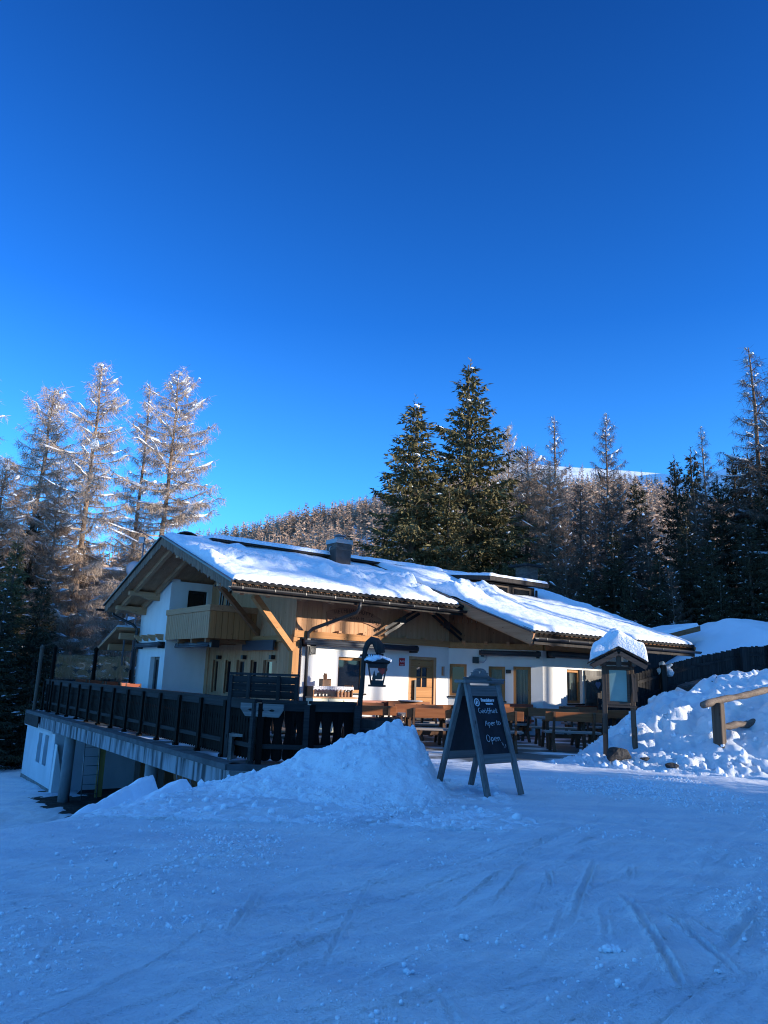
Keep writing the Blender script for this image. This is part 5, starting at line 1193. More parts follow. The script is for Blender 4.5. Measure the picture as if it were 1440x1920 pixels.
hand('Geöffnet', -.20, 1.135, .066, 'chalk_word'); hand('Aperto', -.11, .955, .068, 'chalk_word', slope=.03); hand('Open', -.15, .74, .085, 'chalk_word')
k = MB()
for (x0, s0, x1, s1) in ((.17, .72, .19, .67), (.19, .71, .20, .68), (.22, .66, .225, .64), (.235, .69, .25, .66), (.25, .69, .235, .66), (.20, .645, .21, .64)): k.tube([bp(x0, s0), bp(x1, s1)], .002, 4)
k.build('chalk_marks', 'chalk', board)

# ================================================================== NOTICE BOARD WITH SNOW-LADEN ROOF
kp = at(1163, 1400, 16.0); KR = radians(-14)
def KW(x, y, z=0): c, s = cos(KR), sin(KR); return (kp[0]+c*x-s*y, kp[1]+s*x+c*y)
zb = .10
ks = thing('notice_board', 'rustic wooden notice board under a small shingled roof heaped with snow', 'notice board', (kp[0], kp[1], 0), KR)
for s in (-1, 1):
    k = MB(); k.bar((s*.295, .03*s, -.2), (s*.275, .03*s, 2.12), .10, .115, up=(0, 1, 0)); k.build('post', 'kiosk_z', ks, bevel=.008)
    k = MB(); k.bar((s*.30, .03*s-.075, -.2), (s*.295, .03*s-.07, .78 if s > 0 else .62), .095, .035, up=(0, 1, 0)); k.build('post_splint', 'kiosk_z', ks, bevel=.006)
k = MB(); k.b2((-.235, -.05, 1.20), (.225, .06, 2.0)); fr = k.build('case', 'kiosk_x', ks)
k = MB(); k.b2((-.24, -.085, 1.20), (.23, -.052, 1.27)); k.b2((-.24, -.085, 1.92), (.23, -.052, 2.0)); k.b2((-.24, -.085, 1.272), (-.185, -.052, 1.918)); k.b2((.175, -.085, 1.272), (.23, -.052, 1.918)); k.build('case_frame', 'kiosk_x', fr, bevel=.005)
k = MB(); k.b2((-.18, -.062, 1.275), (.17, -.055, 1.915)); k.build('pane', 'poster', fr)
k = MB(); k.b2((-.34, -.09, 2.02), (.34, .10, 2.09)); k.b2((-.36, -.08, 1.15), (.36, .07, 1.195)); k.build('cross_beam', 'kiosk_x', ks)
k = MB(); k.bar((.33, -.08, 1.28), (.31, -.06, 1.85), .09, .07, up=(0, 1, 0)); k.build('side_block', 'kiosk_z', ks)
RW, RD, RH, RB = .56, .50, .30, 2.03   # half width, half depth, rise, base
for s in (-1, 1):
    k = MB(); k.prism([(0, -RD, RB+RH), (s*RW, -RD, RB), (s*RW, -RD, RB-.05), (0, -RD, RB+RH-.05)], (0, 0, 0), (0, 2*RD, 0)); k.build('roof_plane', 'dark_clad', ks)
    k = MB()
    for j in range(5):
        for i in range(7):
            t0, t1 = j/5, (j+1.25)/5; y0 = -RD-.03+i*(2*RD+.06)/7; lift = .015+.006*random.random()
            k.prism([(s*RW*t0*1.04, y0, RB+RH*(1-t0)+lift+.012), (s*RW*t1*1.04, y0, RB+RH*(1-t1)+lift+.028), (s*RW*t1*1.04, y0, RB+RH*(1-t1)+lift+.005), (s*RW*t0*1.04, y0, RB+RH*(1-t0)+lift)], (0, 0, 0), (0, (2*RD+.06)/7*.95, 0))
    k.build('shingles', 'dark_clad', ks)
    k = MB(); k.bar((s*.02, -RD-.02, RB+RH-.08), (s*RW*.96, -RD-.02, RB-.06), .05, .09); k.build('gable_board', 'kiosk_x', ks)
    k = MB(); k.bar((s*.30, -RD+.02, RB-.02+.03), (s*.30, RD-.02, RB+.01), .08, .08); k.build('wall_plate', 'kiosk_x', ks)
k = MB(); k.b2((-.05, -RD+.05, RB-.05), (.05, -RD+.13, RB+RH-.06)); k.build('king_post', 'kiosk_z', ks)
# its snow
n1, n2 = 60, 54; gx_, gy_ = np.meshgrid(np.linspace(-RW*1.0, RW*1.03, n1), np.linspace(-RD*.98, RD*1.02, n2))
ee = np.minimum(1-np.abs((gx_-.015*RW)/(RW*1.016)), 1-np.abs((gy_-.02*RD)/(RD*1.001))); d = np.clip(ee/.14, 0, 1); d = np.sqrt(d*(2-d))
rz_ = RB+RH*(1-np.abs(gx_)/RW)+.035
zz = rz_+d*(.27+.16*np.exp(-((gx_+.05)/.3)**2)*np.exp(-(gy_/.4)**2)+.10*cells(gx_*3.2+1, gy_*3.2)+.05*cells(gx_*7, gy_*7)+.07*fbm(gx_*3, gy_*3, 3)-.06+.20*np.abs(gx_)*(gx_ > 0)*.6)
o = gridmesh('snow_heap', gx_, gy_, zz, 'snow_lump'); o.location = (kp[0], kp[1], 0); o.rotation_euler = (0, 0, KR); tag(o, 'high lumpy snow heap on the notice board roof', 'snow heap')

# ================================================================== FENCES AND ROCKS
lf = thing('log_fence', 'rough log fence with one squared post on the sunlit snowbank', 'fence')
p0, p1 = at(1351, 1395, 15.3), at(1351, 1318, 15.3)
k = MB(); k.box((p0[0], p0[1]+.02, (p0[2]+p1[2])/2-.15), (.17, .20, p1[2]-p0[2]+.3), rz=radians(38)); k.build('post', 'kiosk_z', lf, bevel=.012)
def log(a, b, r, name='rail'):
    P = []; a, b = Vector(a), Vector(b)
    for i in range(25): t = i/24; P.append(a.lerp(b, t)+Vector((0, 0, .012*sin(t*17)+.015*sin(t*7))))
    k = MB(); k.tube(P, [r*(1+.10*sin(i*2.1)+.08*sin(i*.9)) for i in range(25)], 11); k.build(name, 'grey_log', lf)
a, b = Vector(at(1318, 1322, 15.1)), Vector(at(1440, 1294, 16.6)); log(a, a+(b-a)*2.2, .068)
a, b = Vector(at(1341, 1367, 15.35)), Vector(at(1430, 1350, 16.0)); log(a, b, .068)
a_, b_ = Vector(at(1318, 1322, 15.1)), Vector(at(1440, 1294, 16.6)); q = a_+(b_-a_)*2.1
k = MB(); k.box((q.x, q.y, q.z-.5), (.17, .2, 1.0), rz=radians(38)); k.build('post', 'kiosk_z', lf)
pf = thing('plank_fence', 'dark blue-grey upright plank fence with heavy posts behind the snowbank', 'fence')
FP = [at(1120, 1300, 24.0), at(1187, 1264, 24.8), at(1245, 1247, 25.6), at(1300, 1233, 26.5), at(1396, 1213, 27.6), at(1500, 1208, 29.5)]
k = MB()
for (a, b) in zip(FP[:-1], FP[1:]):
    L = sqrt((b[0]-a[0])**2+(b[1]-a[1])**2); n = int(L/.135); az = atan2(b[1]-a[1], b[0]-a[0])
    for i in range(n):
        t = (i+.5)/n; x, y, z = a[0]+(b[0]-a[0])*t, a[1]+(b[1]-a[1])*t, a[2]+(b[2]-a[2])*t+random.uniform(-.02, .02)
        k.box((x, y, z-.75), (.125, .03, 1.5), rz=az)
k.build('planks', 'fence_dark_z', pf)
k = MB()
for (a, b) in zip(FP[:-1], FP[1:]):
    for dz in (-.30, -.78): k.bar((a[0], a[1]-.05, a[2]+dz), (b[0], b[1]-.05, b[2]+dz), .05, .10)
k.build('rails', 'rail_dark_x', pf)
for i, p in enumerate((FP[2], FP[4], FP[4], FP[1])):
    x = at((1241, 1392, 1441, 1187)[i], (1250, 1216, 1212, 1266)[i], (25.4, 27.3, 28.3, 24.6)[i])
    q = MB(); q.box((x[0], x[1]-.12, x[2]-.8), (.24 if i == 1 else .16, .18, 1.7)); q.build('post', 'fence_dark_z', pf)
k = MB()
a, b = FP[2], FP[0]
for i in range(16): k.ball((a[0]+random.uniform(-.25, .2), a[1]-.12+random.uniform(-.1, .1), a[2]+.02+random.uniform(-.35, .06)), random.uniform(.06, .13), 8, 5, (1, 1, .8), .15)
tag(k.build('snow_clump', 'snow_soft'), 'snow clump caught on top of a plank fence post', 'snow clump')
def rock(px, py, d, r, sq, lab, seed):
    p = at(px, py, d); bm = bmesh.new(); bmesh.ops.create_icosphere(bm, subdivisions=3, radius=1)
    rr = random.Random(seed); N = [(Vector((rr.gauss(0, 1), rr.gauss(0, 1), rr.gauss(0, 1))).normalized(), rr.uniform(.25, .65)) for _ in range(13)]
    for v in bm.verts:
        c = v.co.copy()
        for n_, h in N:
            t = c.dot(n_)
            if t > h: c -= n_*(t-h)*.9
        v.co = Vector((c.x*sq[0], c.y*sq[1], c.z*sq[2]))*r
    me = bpy.data.meshes.new('rock'); bm.to_mesh(me); bm.free(); me.materials.append(MATS['rock'])
    o = bpy.data.objects.new('rock', me); COL.objects.link(o); o.location = p; tag(o, lab, 'rock')
rock(1164, 1416, 15.5, .26, (1.2, .9, .75), 'dark angular rock at the foot of the notice board posts', 1)
rock(1262, 1440, 14.9, .17, (1.3, .8, .6), 'dark rock poking from the trampled edge of the snowbank', 2)
rock(1211, 1423, 15.2, .09, (1.4, .8, .6), 'small brownish stone between the notice board and the dark rock', 3)
rock(1292, 1287, 19.8, .42, (1.5, .8, .75), 'large dark boulder on top of the snowbank below the plank fence', 4)
rock(1362, 1278, 20.4, .36, (1.4, .8, .8), 'dark boulder right of the large one on top of the snowbank', 5)
rock(1330, 1282, 20.2, .22, (1.4, .8, .7), 'smaller stone wedged between the two boulders on the snowbank', 6)
rock(1395, 1275, 20.6, .2, (1.3, .8, .7), 'rightmost small stone on top of the snowbank', 7)
# low shed roof with snow beyond the wing
p = at(1240, 1178, 33)
t = thing('shed', 'low dark shed with a snowy mono-pitch roof behind the right wing', 'shed', (p[0], p[1], 0), radians(20))
k = MB(); k.prism([(-2.2, -1, p[2]-.75), (1.25, -1, p[2]+.12), (1.25, -1, p[2]-.1), (-2.2, -1, p[2]-.95)], (0, 0, 0), (0, 2.4, 0)); k.build('roof', 'brown_x', t)
k = MB(); k.b2((-2.0, -.7, 0), (.7, 1.2, p[2]-1.0)); k.build('wall', 'dark_clad', t)
X, Y = np.meshgrid(np.linspace(-2.2, 1.25, 40), np.linspace(-1, 1.4, 30)); dd = np.clip(np.minimum(np.minimum(X+2.2, 1.25-X), np.minimum(Y+1, 1.4-Y))/.15, 0, 1)
o = gridmesh('roof_snow', X, Y, p[2]-.75+.252*(X+2.2)+.01+.16*np.sqrt(dd*(2-dd)), 'snow_soft'); o.location = (p[0], p[1], 0); o.rotation_euler = (0, 0, radians(20)); tag(o, 'snow layer on the low shed roof behind the right wing', 'roof snow')
OFFTREES = []
_q = random.Random(3)
for i in range(170):                    # belt right beside the piste
    x = _q.uniform(15, 42); y = _q.uniform(-36, 10); w_ = y+.364*(x-25)
    if y > x/0.62-6 or w_ > 5.4: continue
    k_ = _q.choice(['S4', 'S1', 'S4', 'L3'])
    if -5.5 < w_ < 1.2:                   # a lighter stretch of bare larches
        k_ = 'L3'
        if _q.random() < .35: continue
    OFFTREES.append((k_, x, y, _q.uniform(9, 15), 1.2))
for i in range(120):
    x = _q.uniform(30, 60); y = _q.uniform(6, 48)
    if y < 19.6-.364*(x-30) or y > x/.56-10: continue
    OFFTREES.append((_q.choice(['S4', 'S1', 'L3']), x, y, _q.uniform(10, 17), 1.2))
for x, y, h in ((29, 11, 21), (33, 19, 24), (37, 7, 24), (41, 11, 26), (46, 6, 26), (33, 13.5, 21.5), (36, 15.5, 22.5)):
    OFFTREES.append(('L6', x, y, h, .8))
# ================================================================== TREES
def rot_frame(d):
    d = d/np.linalg.norm(d); a = np.array([0, 0, 1.]) if abs(d[2]) < .9 else np.array([1., 0, 0]); x = np.cross(d, a); x /= np.linalg.norm(x); return x, np.cross(d, x)
def tubes(paths, rads, n=4):           # many little tapered tubes -> V, Q
    V = []; Q = []; k = 0
    for P, r in zip(paths, rads):
        P = np.asarray(P); m = len(P); x, y = rot_frame(P[-1]-P[0])
        a = np.arange(n)*2*pi/n; ring = np.cos(a)[:, None]*x+np.sin(a)[:, None]*y
        V.append((P[:, None, :]+ring[None]*np.asarray(r)[:, None, None]).reshape(-1, 3))
        i = np.arange(m-1)[:, None]*n; j = np.arange(n)[None]; jn = (j+1) % n
        Q.append((np.stack([i+j, i+jn, i+n+jn, i+n+j], -1)+k).reshape(-1, 4)); k += m*n
    return np.concatenate(V), np.concatenate(Q)
def blades(P, D, L, Wd, R):            # rhombic blades: base P, direction D, length L, width Wd
    D = D/np.linalg.norm(D, axis=1, keepdims=True)
    s = np.cross(D, R.normal(size=D.shape)); s /= np.linalg.norm(s, axis=1, keepdims=True)+1e-9
    a = P; c = P+D*L[:, None]; m = P+D*(L*.45)[:, None]
    V = np.stack([a, m+s*Wd[:, None]/2, c, m-s*Wd[:, None]/2], 1).reshape(-1, 3)
    return V, np.arange(len(V)).reshape(-1, 4)
def snow_strips(segs, R):              # lumpy snow lying along branch pieces
    V = []; Q = []; k = 0; n = 5
    for P, r in segs:
        P = np.asarray(P); m = len(P); d = P[-1]-P[0]; x = np.cross(d, [0, 0, 1.]); x /= np.linalg.norm(x)+1e-9
        a = np.linspace(-.35, pi+.35, n)
        rr = r*np.sin(np.linspace(.25, pi-.15, m))*(R.uniform(.6, 1.3, m))
        ring = np.cos(a)[:, None]*x*1.15+np.sin(a)[:, None]*np.array([0, 0, 1.])*.9
        V.append((P[:, None, :]+ring[None]*rr[:, None, None]).reshape(-1, 3))
        i = np.arange(m-1)[:, None]*n; j = np.arange(n)[None]; jn = (j+1) % n
        Q.append((np.stack([i+j, i+jn, i+n+jn, i+n+j], -1)+k).reshape(-1, 4)); k += m*n
    return np.concatenate(V), np.concatenate(Q)
def trunk_mesh(h, r0, R, lean=.01):
    zs = np.linspace(0, h, 16); P = np.stack([lean*zs*np.sin(zs*.3)+.03*np.cumsum(R.normal(size=16))*zs/h, .03*np.cumsum(R.normal(size=16))*zs/h, zs], 1)
    r = r0*(1-zs/h)**.8+.02; r[0] *= 1.25
    return P, r
PROTO = {}
def larch(key, h, wid, seed, clear=.12, nb=120, twig='twig', dens=1.0, snow=.45, bushy=1.0, lowdroop=.25, top=.5):
    R = np.random.default_rng(seed); P, r = trunk_mesh(h, h*.0088, R)
    tv, tq = tubes([P], [r], 9)
    bp_, br_, tw, sn = [], [], [], []
    BP_, BD_, BL_ = [], [], []
    for i in range(nb):
        t = clear+(1-clear)*(((i+R.random())/nb)**.92)*.985; z = t*h; c = np.array([np.interp(z, P[:, 2], P[:, 0]), np.interp(z, P[:, 2], P[:, 1]), z])
        prof = min(1.0, (t-clear)*5+.6)*((1-t)**top)*(1.0 if R.random() > .12 else .55)
        L = max(.35, wid*prof*R.uniform(.45, 1.12)); az = i*2.4+R.uniform(-.5, .5)
        el = radians(-14)*(1-t)*lowdroop*4+radians(38)*t**2+R.normal()*.12
        n = 8; s = np.linspace(0, 1, n); hd = np.array([cos(az), sin(az), 0]); sd_ = np.array([-sin(az), cos(az), 0])
        path = c+hd*(s*L*cos(el))[:, None]+np.array([0, 0, 1])*(s*L*sin(el)-.10*L*s*(1-s)*2+.13*L*s**3)[:, None]+sd_*(R.normal()*.12*L*s**2)[:, None]+R.normal(size=(n, 3))*.015*L*s[:, None]
        rb = (.017+.012*L)*(1-s*.8); bp_.append(path); br_.append(rb)
        # side branchlets and hanging twigs
        m = max(6, int(L*19*dens)); q = R.uniform(.12, 1.0, m); base = np.stack([np.interp(q, s, path[:, k]) for k in range(3)], 1)
        sdv = R.choice([-1, 1], m)[:, None]*sd_*R.uniform(.5, 1.1, m)[:, None]+hd*R.uniform(.1, .8, m)[:, None]+np.array([0, 0, 1])*(R.uniform(-.55, .15, m)+.35*t)[:, None]
        sl_ = R.uniform(.18, .42, m)*(L*.55+.35)*(1.15-q*.6)
        for k in range(m):
            e = sdv[k]/np.linalg.norm(sdv[k]); pp = base[k]+np.linspace(0, 1, 4)[:, None]*e*sl_[k]+np.array([0, 0, -1])*(np.linspace(0, 1, 4)**2*sl_[k]*.28)[:, None]
            bp_.append(pp); br_.append(np.array([.011, .009, .007, .004])*(.7+.25*L/2))
            w = max(4, int(sl_[k]*24*bushy)); f = R.uniform(.15, 1, w); b2 = np.stack([np.interp(f, np.linspace(0, 1, 4), pp[:, j]) for j in range(3)], 1)
            BP_.append(b2); BD_.append(e*R.uniform(-.2, .8, w)[:, None]+R.normal(size=(w, 3))*.35+np.array([0, 0, -1])*(R.uniform(.2, 1.4, w)-.40*t)[:, None]); BL_.append(R.uniform(.14, .5, w)*bushy)
        w = int(L*15*dens); f = R.uniform(.1, 1, w); b2 = np.stack([np.interp(f, s, path[:, j]) for j in range(3)], 1)
        BP_.append(b2); BD_.append(R.normal(size=(w, 3))*.4+np.array([0, 0, -1])*(1.0-.55*t)); BL_.append(R.uniform(.12, .45, w))
        for _ in range(2):
            if R.random() > snow*(1.1-.35*t): continue
            a0 = R.uniform(.08, .7); a1 = min(1, a0+R.uniform(.2, .5)); f = np.linspace(a0, a1, max(5, int((a1-a0)*L*5)))
            sn.append((np.stack([np.interp(f, s, path[:, j]) for j in range(3)], 1)+np.array([0, 0, .015]), R.uniform(.07, .17)*(.6+.25*L/1.5)))
        for _ in range(2):
            if R.random() < snow*.55:
                k = R.integers(0, m); e = sdv[k]/np.linalg.norm(sdv[k]); f = np.linspace(.1, R.uniform(.5, 1), 5); pp = base[k]+f[:, None]*e*sl_[k]+np.array([0, 0, -1])*(f**2*sl_[k]*.28)[:, None]; sn.append((pp+np.array([0, 0, .01]), R.uniform(.035, .08)))
    bp_v, bq = tubes(bp_, br_, 3); B = np.concatenate(BP_); D = np.concatenate(BD_); Ln = np.concatenate(BL_)
    wv, wq = blades(B, D, Ln, R.uniform(.010, .022, len(B)), R)
    sv, sq = snow_strips(sn, R)
    PROTO[key] = (h, [('trunk', tv, tq, 'bark_larch', True), ('crown', np.concatenate([bp_v, wv, sv]), np.concatenate([bq, wq+len(bp_v), sq+len(bp_v)+len(wv)]), twig, len(sq))])
def spruce(key, h, wid, seed, snow=.3, dens=1.0, power=.85, skirt=.02, leaf='needle'):
    R = np.random.default_rng(seed); P, r = trunk_mesh(h, h*.013, R, .004)
    tv, tq = tubes([P], [r], 8); bp_, br_, sn = [], [], []; BP_, BD_, BL_, BW_ = [], [], [], []
    z = skirt*h; step = h/46; i = 0
    lumps = R.uniform(.72, 1.18, 60)
    while z < h*.985:
        t = z/h; nb = 6 if t < .8 else 5
        Lw = wid*((1-t)**power)*(.93+.10*sin(i*1.7))
        for b in range(nb):
            az = b*2*pi/nb+i*.9+R.uniform(-.35, .35); L = max(.18, Lw*R.uniform(.68, 1.15)*lumps[int((az % 6.28)*4+i*7) % 60])
            el = radians(-20)*(1-t)+radians(35)*t**3+R.normal()*.08
            zz = z+R.uniform(-.4, .4)*step; n = 7; s = np.linspace(0, 1, n); hd = np.array([cos(az), sin(az), 0]); sd_ = np.array([-sin(az), cos(az), 0])
            path = np.array([0, 0, zz])+hd*(s*L)[:, None]+np.array([0, 0, 1])*(s*L*sin(el)-.20*L*s*(1-s)+.12*L*s**3)[:, None]+sd_*(R.normal()*.08*L*s**2)[:, None]
            bp_.append(path); br_.append((.010+.010*L)*(1-s*.85))
            m = max(8, int(L*30*dens)); q = R.uniform(.08, 1, m)**.8; base = np.stack([np.interp(q, s, path[:, j]) for j in range(3)], 1)
            lat = (1.12-q)*L*.36+.10; sgn = R.choice([-1, 1], m); f = R.random(m)
            off_ = sd_*(sgn*lat*f)[:, None]+hd*(lat*f*.55)[:, None]+np.array([0, 0, -1])*(lat*f*R.uniform(.05, .6, m))[:, None]
            BP_.append(base+off_)
            BD_.append(hd*R.uniform(.3, 1, m)[:, None]+sd_*(sgn*R.uniform(.2, 1, m))[:, None]+np.array([0, 0, -1])*R.uniform(-.1, .9, m)[:, None]); BL_.append(R.uniform(.14, .34, m)*(.8+.4*(L/wid))); BW_.append(R.uniform(.055, .12, m))
            m = int(L*16*dens); q = R.uniform(.15, 1, m); base = np.stack([np.interp(q, s, path[:, j]) for j in range(3)], 1)+sd_*(R.normal(size=m)*.10*L)[:, None]
            BP_.append(base); BD_.append(np.array([0, 0, -1.])+R.normal(size=(m, 3))*.28); BL_.append(R.uniform(.16, .42, m)); BW_.append(R.uniform(.055, .11, m))
            BP_.append(path[-3:]); BD_.append(np.repeat((hd+np.array([0, 0, .25]))[None], 3, 0)+R.normal(size=(3, 3))*.15); BL_.append(R.uniform(.2, .35, 3)); BW_.append(np.full(3, .06))
            if R.random() < snow:
                a0 = R.uniform(.35, .75); f_ = np.linspace(a0, min(1, a0+R.uniform(.12, .35)), 5)
                sn.append((np.stack([np.interp(f_, s, path[:, j]) for j in range(3)], 1)+np.array([0, 0, .03]), R.uniform(.05, .12)))
        z += step*R.uniform(.8, 1.2); i += 1
    f = np.linspace(h-.9, h+.35, 16); BP_.append(np.stack([f*0, f*0, f], 1)); BD_.append(R.normal(size=(16, 3))*.4+np.array([0, 0, .8])); BL_.append(np.full(16, .22)); BW_.append(np.full(16, .05))
    bv, bq = tubes(bp_, br_, 3); wv, wq = blades(np.concatenate(BP_), np.concatenate(BD_), np.concatenate(BL_), np.concatenate(BW_), R); sv, sq = snow_strips(sn, R)
    PROTO[key] = (h, [('trunk', tv, tq, 'bark_spruce', True), ('crown', np.concatenate([bv, wv, sv]), np.concatenate([bq, wq+len(bv), sq+len(bv)+len(wv)]), leaf, len(sq))])
larch('L1', 20, 4.2, 21, clear=.22, nb=110, snow=.7); larch('L2', 20, 5.1, 22, clear=.16, nb=115, snow=1.0); larch('L3', 18, 4.4, 23, clear=.05, nb=140, snow=.55, bushy=1.1)
larch('L6', 20, 4.2, 28, clear=.45, nb=110, snow=.2, dens=1.2); larch('L4', 15, 3.4, 24, clear=.03, nb=150, twig='twig_warm', snow=.6, bushy=1.2, dens=1.1, lowdroop=.45); larch('L5', 20, 3.7, 25, clear=.10, nb=95, snow=.8, lowdroop=.5, top=.7)
larch('R1', 20, 3.5, 41, clear=.2, nb=105, snow=.55, twig='twig_shaded'); larch('R3', 18, 3.7, 43, clear=.05, nb=140, snow=.18, twig='twig_shaded'); larch('R5', 20, 3.7, 45, clear=.1, nb=95, snow=.6, lowdroop=.5, top=.7, twig='twig_shaded')
spruce('S1', 18, 3.9, 31, snow=.32, dens=1.5); spruce('S2', 20, 4.4, 32, snow=.2, dens=1.5); spruce('S3', 15, 2.6, 33, snow=.10, power=.8, leaf='needle_shaded'); spruce('S4', 17, 3.3, 34, snow=.2, power=.75, leaf='needle_shaded')
MADE = {}
def tree(key, name, label, cat, px, py, d, group=None, base=None, wmul=1.0, rz=None, world=None, hgt=None):
    if world is None:
        a = at(px, py, d); x, y, top = a
    else: x, y = world; top = None
    b = Hs(x, y)-.15 if base is None else base
    h = hgt if hgt is not None else top-b
    H0, parts = PROTO[key]; s = h/H0
    t = thing(name, label, cat, (x, y, b), random.uniform(0, 6.28) if rz is None else rz, group); t.scale = (s*wmul, s*wmul, s)
    for (n_, v, q, m, sm) in parts:
        if (key, n_) not in MADE:
            o = npmesh(n_, v, q, m, t, sm is True); MADE[(key, n_)] = o.data
            if sm is not True:         # the last sm faces of a crown are the snow lying on its boughs
                o.data.materials.append(MATS['snow_twig']); mi = np.zeros(len(q), np.int32); mi[len(q)-sm:] = 1
                if len(o.data.polygons) == len(q): o.data.polygons.foreach_set('material_index', mi)
                else: print('LOST FACES', key, len(q), len(o.data.polygons))
        else:
            o = bpy.data.objects.new(n_, MADE[(key, n_)]); COL.objects.link(o); o.parent = t
    return t
LA, SP = 'larch_tree', 'spruce_tree'
# left of the hut
tree('L1', LA, 'tall straight bare larch with clean lower trunk, second from the gable on the left', 'larch', 196, 688, 40, wmul=1.15)
tree('L2', LA, 'broad snow-laden bare larch closest to the hut gable', 'larch', 332, 694, 42, wmul=1.12)
tree('L5', LA, 'slim bare larch whose crown merges with the broad snow-laden one', 'larch', 285, 716, 44, wmul=.95)
tree('L3', LA, 'bushy purple-brown bare larch between the frame edge and the tall straight larch', 'larch', 96, 726, 46, wmul=1.2)
tree('L5', LA, 'bare larch cut by the left frame edge', 'larch', -12, 690, 37, wmul=1.15)
G = 'dark low spruces and larches massed at the left edge'
for (k_, px, py, d, w) in (('L4', 118, 905, 38, 1.0), ('S4', 70, 960, 39, 1.1), ('L4', 20, 860, 36, 1.1), ('S4', -20, 930, 34, 1.15), ('S1', 35, 1010, 33, 1.2), ('L4', 160, 1010, 41, .9), ('S4', -60, 880, 38, 1.2), ('S3', 85, 1085, 32.5, 1.4), ('S4', 12, 1100, 31, 1.4)):
    tree(k_, LA if k_[0] in 'LR' else SP, 'bushy brown larch in the dense snowy mass at the left edge' if k_[0] in 'LR' else 'dark spruce in the dense snowy mass at the left edge', 'larch' if k_[0] in 'LR' else 'spruce', px, py, d, G, wmul=w)
G = 'sunlit brown larches seen below the gable on the left'
for (k_, px, py, d, w) in (('L4', 232, 1035, 52, 1.1), ('L4', 285, 1045, 56, 1.0), ('L3', 255, 985, 60, .9), ('L4', 195, 1075, 55, 1.0), ('L3', 150, 1040, 60, 1.0), ('L4', 330, 1050, 58, 1.0)):
    tree(k_, LA, 'sunlit brown larch low between the left trunks and the hut gable', 'larch', px, py, d, G, wmul=w)
# the two big spruces
tree('S2', SP, 'tallest dense dark green spruce behind the dormer', 'spruce', 882, 683, 47, wmul=1.5, rz=.6)
tree('S1', SP, 'second tallest green spruce, just left of the tallest one', 'spruce', 779, 753, 45, wmul=1.55, rz=2.0)
tree('S1', SP, 'lower spruce filling between the two tall green ones', 'spruce', 838, 905, 43.5, wmul=1.35)
tree('S2', SP, 'low wide spruce at the right foot of the tallest spruce', 'spruce', 932, 900, 46, wmul=1.3)
# larches to the right
for (k_, px, py, d, w, lab) in (('L1', 952, 800, 58, .8, 'thin bare larch right beside the tallest spruce'), ('R5', 1035, 778, 54, .95, 'bare larch with a narrow snowy spire right of the tall spruces'), ('R1', 1140, 774, 50, .85, 'bare larch with a bare leader and snowy boughs, centre of the right forest'),
                           ('L4', 988, 835, 50, 1.25, 'bushy orange-brown larch behind the dark brick chimney'), ('L4', 1030, 880, 47, 1.1, 'orange-brown larch with white bent branches right of the brick chimney'), ('R3', 1085, 905, 48, 1.0, 'greyish larch between the spired and the bare-leader larches'),
                           ('R5', 1318, 798, 46, .8, 'lean dark larch left of the tall right edge larch'), ('R5', 1404, 648, 44, 1.25, 'tall dark larch towering at the right edge'), ('R1', 1462, 665, 42, 1.2, 'dark larch cut by the right frame edge')):
    tree(k_, LA, lab, 'larch', px, py, d, wmul=w)
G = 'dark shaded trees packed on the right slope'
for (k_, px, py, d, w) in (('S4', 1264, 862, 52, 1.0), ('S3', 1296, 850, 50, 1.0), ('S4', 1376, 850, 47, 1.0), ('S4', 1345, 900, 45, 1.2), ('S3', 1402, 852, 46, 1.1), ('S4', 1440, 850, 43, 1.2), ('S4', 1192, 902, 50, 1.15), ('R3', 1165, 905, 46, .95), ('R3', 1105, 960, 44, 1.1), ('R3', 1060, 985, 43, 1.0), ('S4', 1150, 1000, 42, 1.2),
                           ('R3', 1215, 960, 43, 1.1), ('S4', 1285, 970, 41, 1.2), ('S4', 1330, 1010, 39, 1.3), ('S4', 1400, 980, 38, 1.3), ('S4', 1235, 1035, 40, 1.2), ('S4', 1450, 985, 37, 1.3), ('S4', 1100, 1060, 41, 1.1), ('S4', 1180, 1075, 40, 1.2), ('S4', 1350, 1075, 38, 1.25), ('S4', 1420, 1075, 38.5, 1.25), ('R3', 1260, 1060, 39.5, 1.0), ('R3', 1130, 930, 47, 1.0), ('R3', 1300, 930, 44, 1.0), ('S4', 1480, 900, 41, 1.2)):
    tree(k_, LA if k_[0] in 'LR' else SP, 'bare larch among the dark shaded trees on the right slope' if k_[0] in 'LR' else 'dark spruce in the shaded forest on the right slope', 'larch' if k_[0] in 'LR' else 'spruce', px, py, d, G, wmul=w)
# the forest goes on beyond the right side of the picture and keeps the piste in shade
G = 'trees of the forest beyond the right edge'
OFF = OFFTREES if 'OFFTREES' in globals() else []
for (k_, x, y, h_, w) in OFF:
    tree(k_, LA if k_[0] in 'LR' else SP, 'larch of the forest beyond the right edge' if k_[0] in 'LR' else 'spruce of the forest beyond the right edge', 'larch' if k_[0] in 'LR' else 'spruce', 0, 0, 0, G, world=(x, y), hgt=h_, wmul=w)
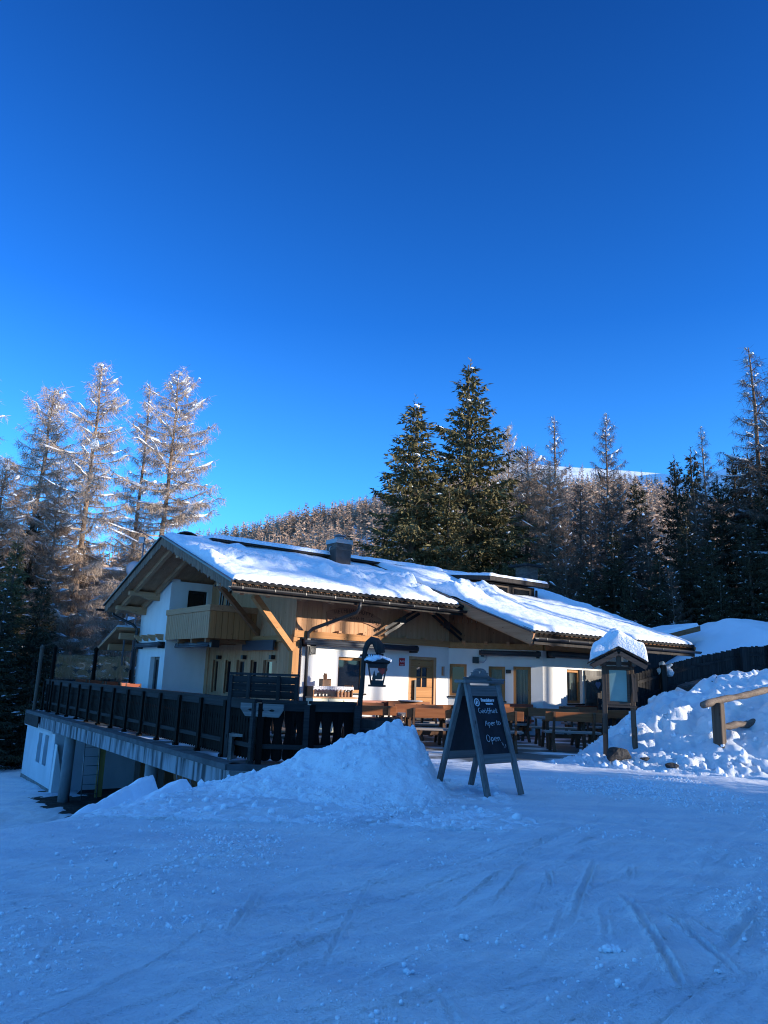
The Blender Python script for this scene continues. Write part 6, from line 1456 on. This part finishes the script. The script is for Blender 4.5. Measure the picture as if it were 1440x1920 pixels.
# ================================================================== HILLSIDES
def hill(name, label, az, elev_px, d0, d1, bump, m='snow_far', nr=60):
    A = np.radians(az); R_ = np.linspace(d0, d1*1.5, nr)
    AA, RR_ = np.meshgrid(A, R_); top = np.interp(AA, A, elev_px)*d1/1386.0/np.sqrt(1+0*AA)
    u = np.clip((RR_-d0)/(d1-d0), 0, 2); Z = np.where(u < 1, top*(u**1.15), top*(1-(u-1)*.8))-3
    X, Y = RR_*np.sin(AA), RR_*np.cos(AA)
    Z = Z+bump*fbm(X*.012, Y*.012, 4)*np.clip(u*2, 0, 1)*(1-.75*np.exp(-((u-1)/.15)**2))
    o = gridmesh(name, X, Y, Z, m, flip=True); tag(o, label, kind='structure'); return X, Y, Z, u
def azpx(x): return np.degrees(np.arctan2((x-720)/1386.0, 0.97))
def elv(x, y): p = at(x, y, 1.0); return (p[2]-1.6)/np.hypot(p[0], p[1])*1386
SKA = [(-300, 1120), (0, 1105), (150, 1090), (240, 1060), (390, 1012), (470, 1002), (560, 976), (620, 962), (690, 948), (760, 930), (850, 905), (950, 900), (1050, 915), (1150, 905), (1250, 915), (1300, 940), (1440, 960), (1700, 960)]
SKB = [(600, 960), (800, 905), (940, 868), (1040, 874), (1140, 879), (1250, 887), (1300, 896), (1340, 884), (1400, 862), (1440, 845), (1560, 810), (1750, 800)]
az = np.linspace(azpx(-300), azpx(1700), 150); pxs = [p[0] for p in SKA]
inv = np.tan(np.radians(az))*1386*.97+720
XA, YA, ZA, UA = hill('wooded_hillside', 'snowy slope under the sunlit larch wood behind the roof ridge', az, np.array([elv(x, np.interp(x, pxs, [p[1] for p in SKA])) for x in inv])-12, 75, 520, 10)
azb = np.linspace(azpx(600), azpx(1750), 110); invb = np.tan(np.radians(azb))*1386*.97+720
XB, YB, ZB, UB = hill('mountain_ridge', 'white snow-covered mountain crest above the forest on the right', azb, np.array([elv(x, np.interp(x, [p[0] for p in SKB], [p[1]-9 for p in SKB])) for x in invb]), 420, 1100, 12)
# the far wood: thousands of little conifers read as one mass
def far_wood(name, label, XX, YY, ZZ, UU, n, umin, umax, hmin, hmax, seed, keep=None, m='far_tree'):
    R = np.random.default_rng(seed); tmpl = []
    for v_ in range(6):                # a few ragged little conifers built of slanting boughs
        P, D, L, Wd = [], [], [], []
        nbl = 46
        for i in range(nbl):
            t = .10+.9*i/nbl; a = R.uniform(0, 6.28); l = .24*(1-t)**.7*R.uniform(.6, 1.2)+.02
            P.append((0, 0, t)); D.append((cos(a), sin(a), R.uniform(-.35, .5))); L.append(l); Wd.append(l*.35)
        V, Q = blades(np.array(P), np.array(D), np.array(L), np.array(Wd), R)
        tr = np.array([[-.012, 0, 0], [.012, 0, 0], [.004, 0, 1], [-.004, 0, 1], [0, -.012, 0], [0, .012, 0], [0, .004, 1], [0, -.004, 1]]); V = np.concatenate([V, tr]); Q = np.concatenate([Q, np.array([[0, 1, 2, 3], [4, 5, 6, 7]])+len(V)-8]); tmpl.append((V, Q))
    ny, nx = XX.shape; Vs, Qs = [], []; k = 0; c = 0; tries = 0
    while c < n and tries < n*12:
        tries += 1; fi, fj = R.uniform(0, ny-1.001), R.uniform(0, nx-1.001); i, j = int(fi), int(fj); a, b = fi-i, fj-j
        def bl(G_): return (G_[i, j]*(1-b)+G_[i, j+1]*b)*(1-a)+(G_[i+1, j]*(1-b)+G_[i+1, j+1]*b)*a
        uu = bl(UU)
        if not umin < uu < umax: continue
        x, y, z = bl(XX), bl(YY), bl(ZZ)
        if keep is not None and not keep(x, y, uu, R): continue
        V, Q = tmpl[R.integers(0, 6)]; h = R.uniform(hmin, hmax); w = h*R.uniform(.8, 1.25); ro = R.uniform(0, 6.28)
        Vr = np.stack([V[:, 0]*cos(ro)-V[:, 1]*sin(ro), V[:, 0]*sin(ro)+V[:, 1]*cos(ro), V[:, 2]], 1)*np.array([w, w, h])+np.array([x, y, z-.3])
        Vs.append(Vr); Qs.append(Q+k); k += len(V); c += 1
    o = npmesh(name, np.concatenate(Vs), np.concatenate(Qs), m, None, False); tag(o, label, kind='stuff')
def keepA(x, y, u, R): return vnoise(np.array([x*.02]), np.array([y*.02]))[0] > .18
far_wood('hillside_wood', 'sunlit brown larch wood covering the hillside behind the roof', XA, YA, ZA, UA, 7000, .12, 1.06, 10, 19, 3, keepA)
far_wood('ridge_wood', 'thinning larch wood below the white mountain crest on the right', XB, YB, ZB, UB, 3200, .25, .95, 11, 17, 4, lambda x, y, u, R: R.random() > (u-.55)*1.6, 'far_tree_dark')
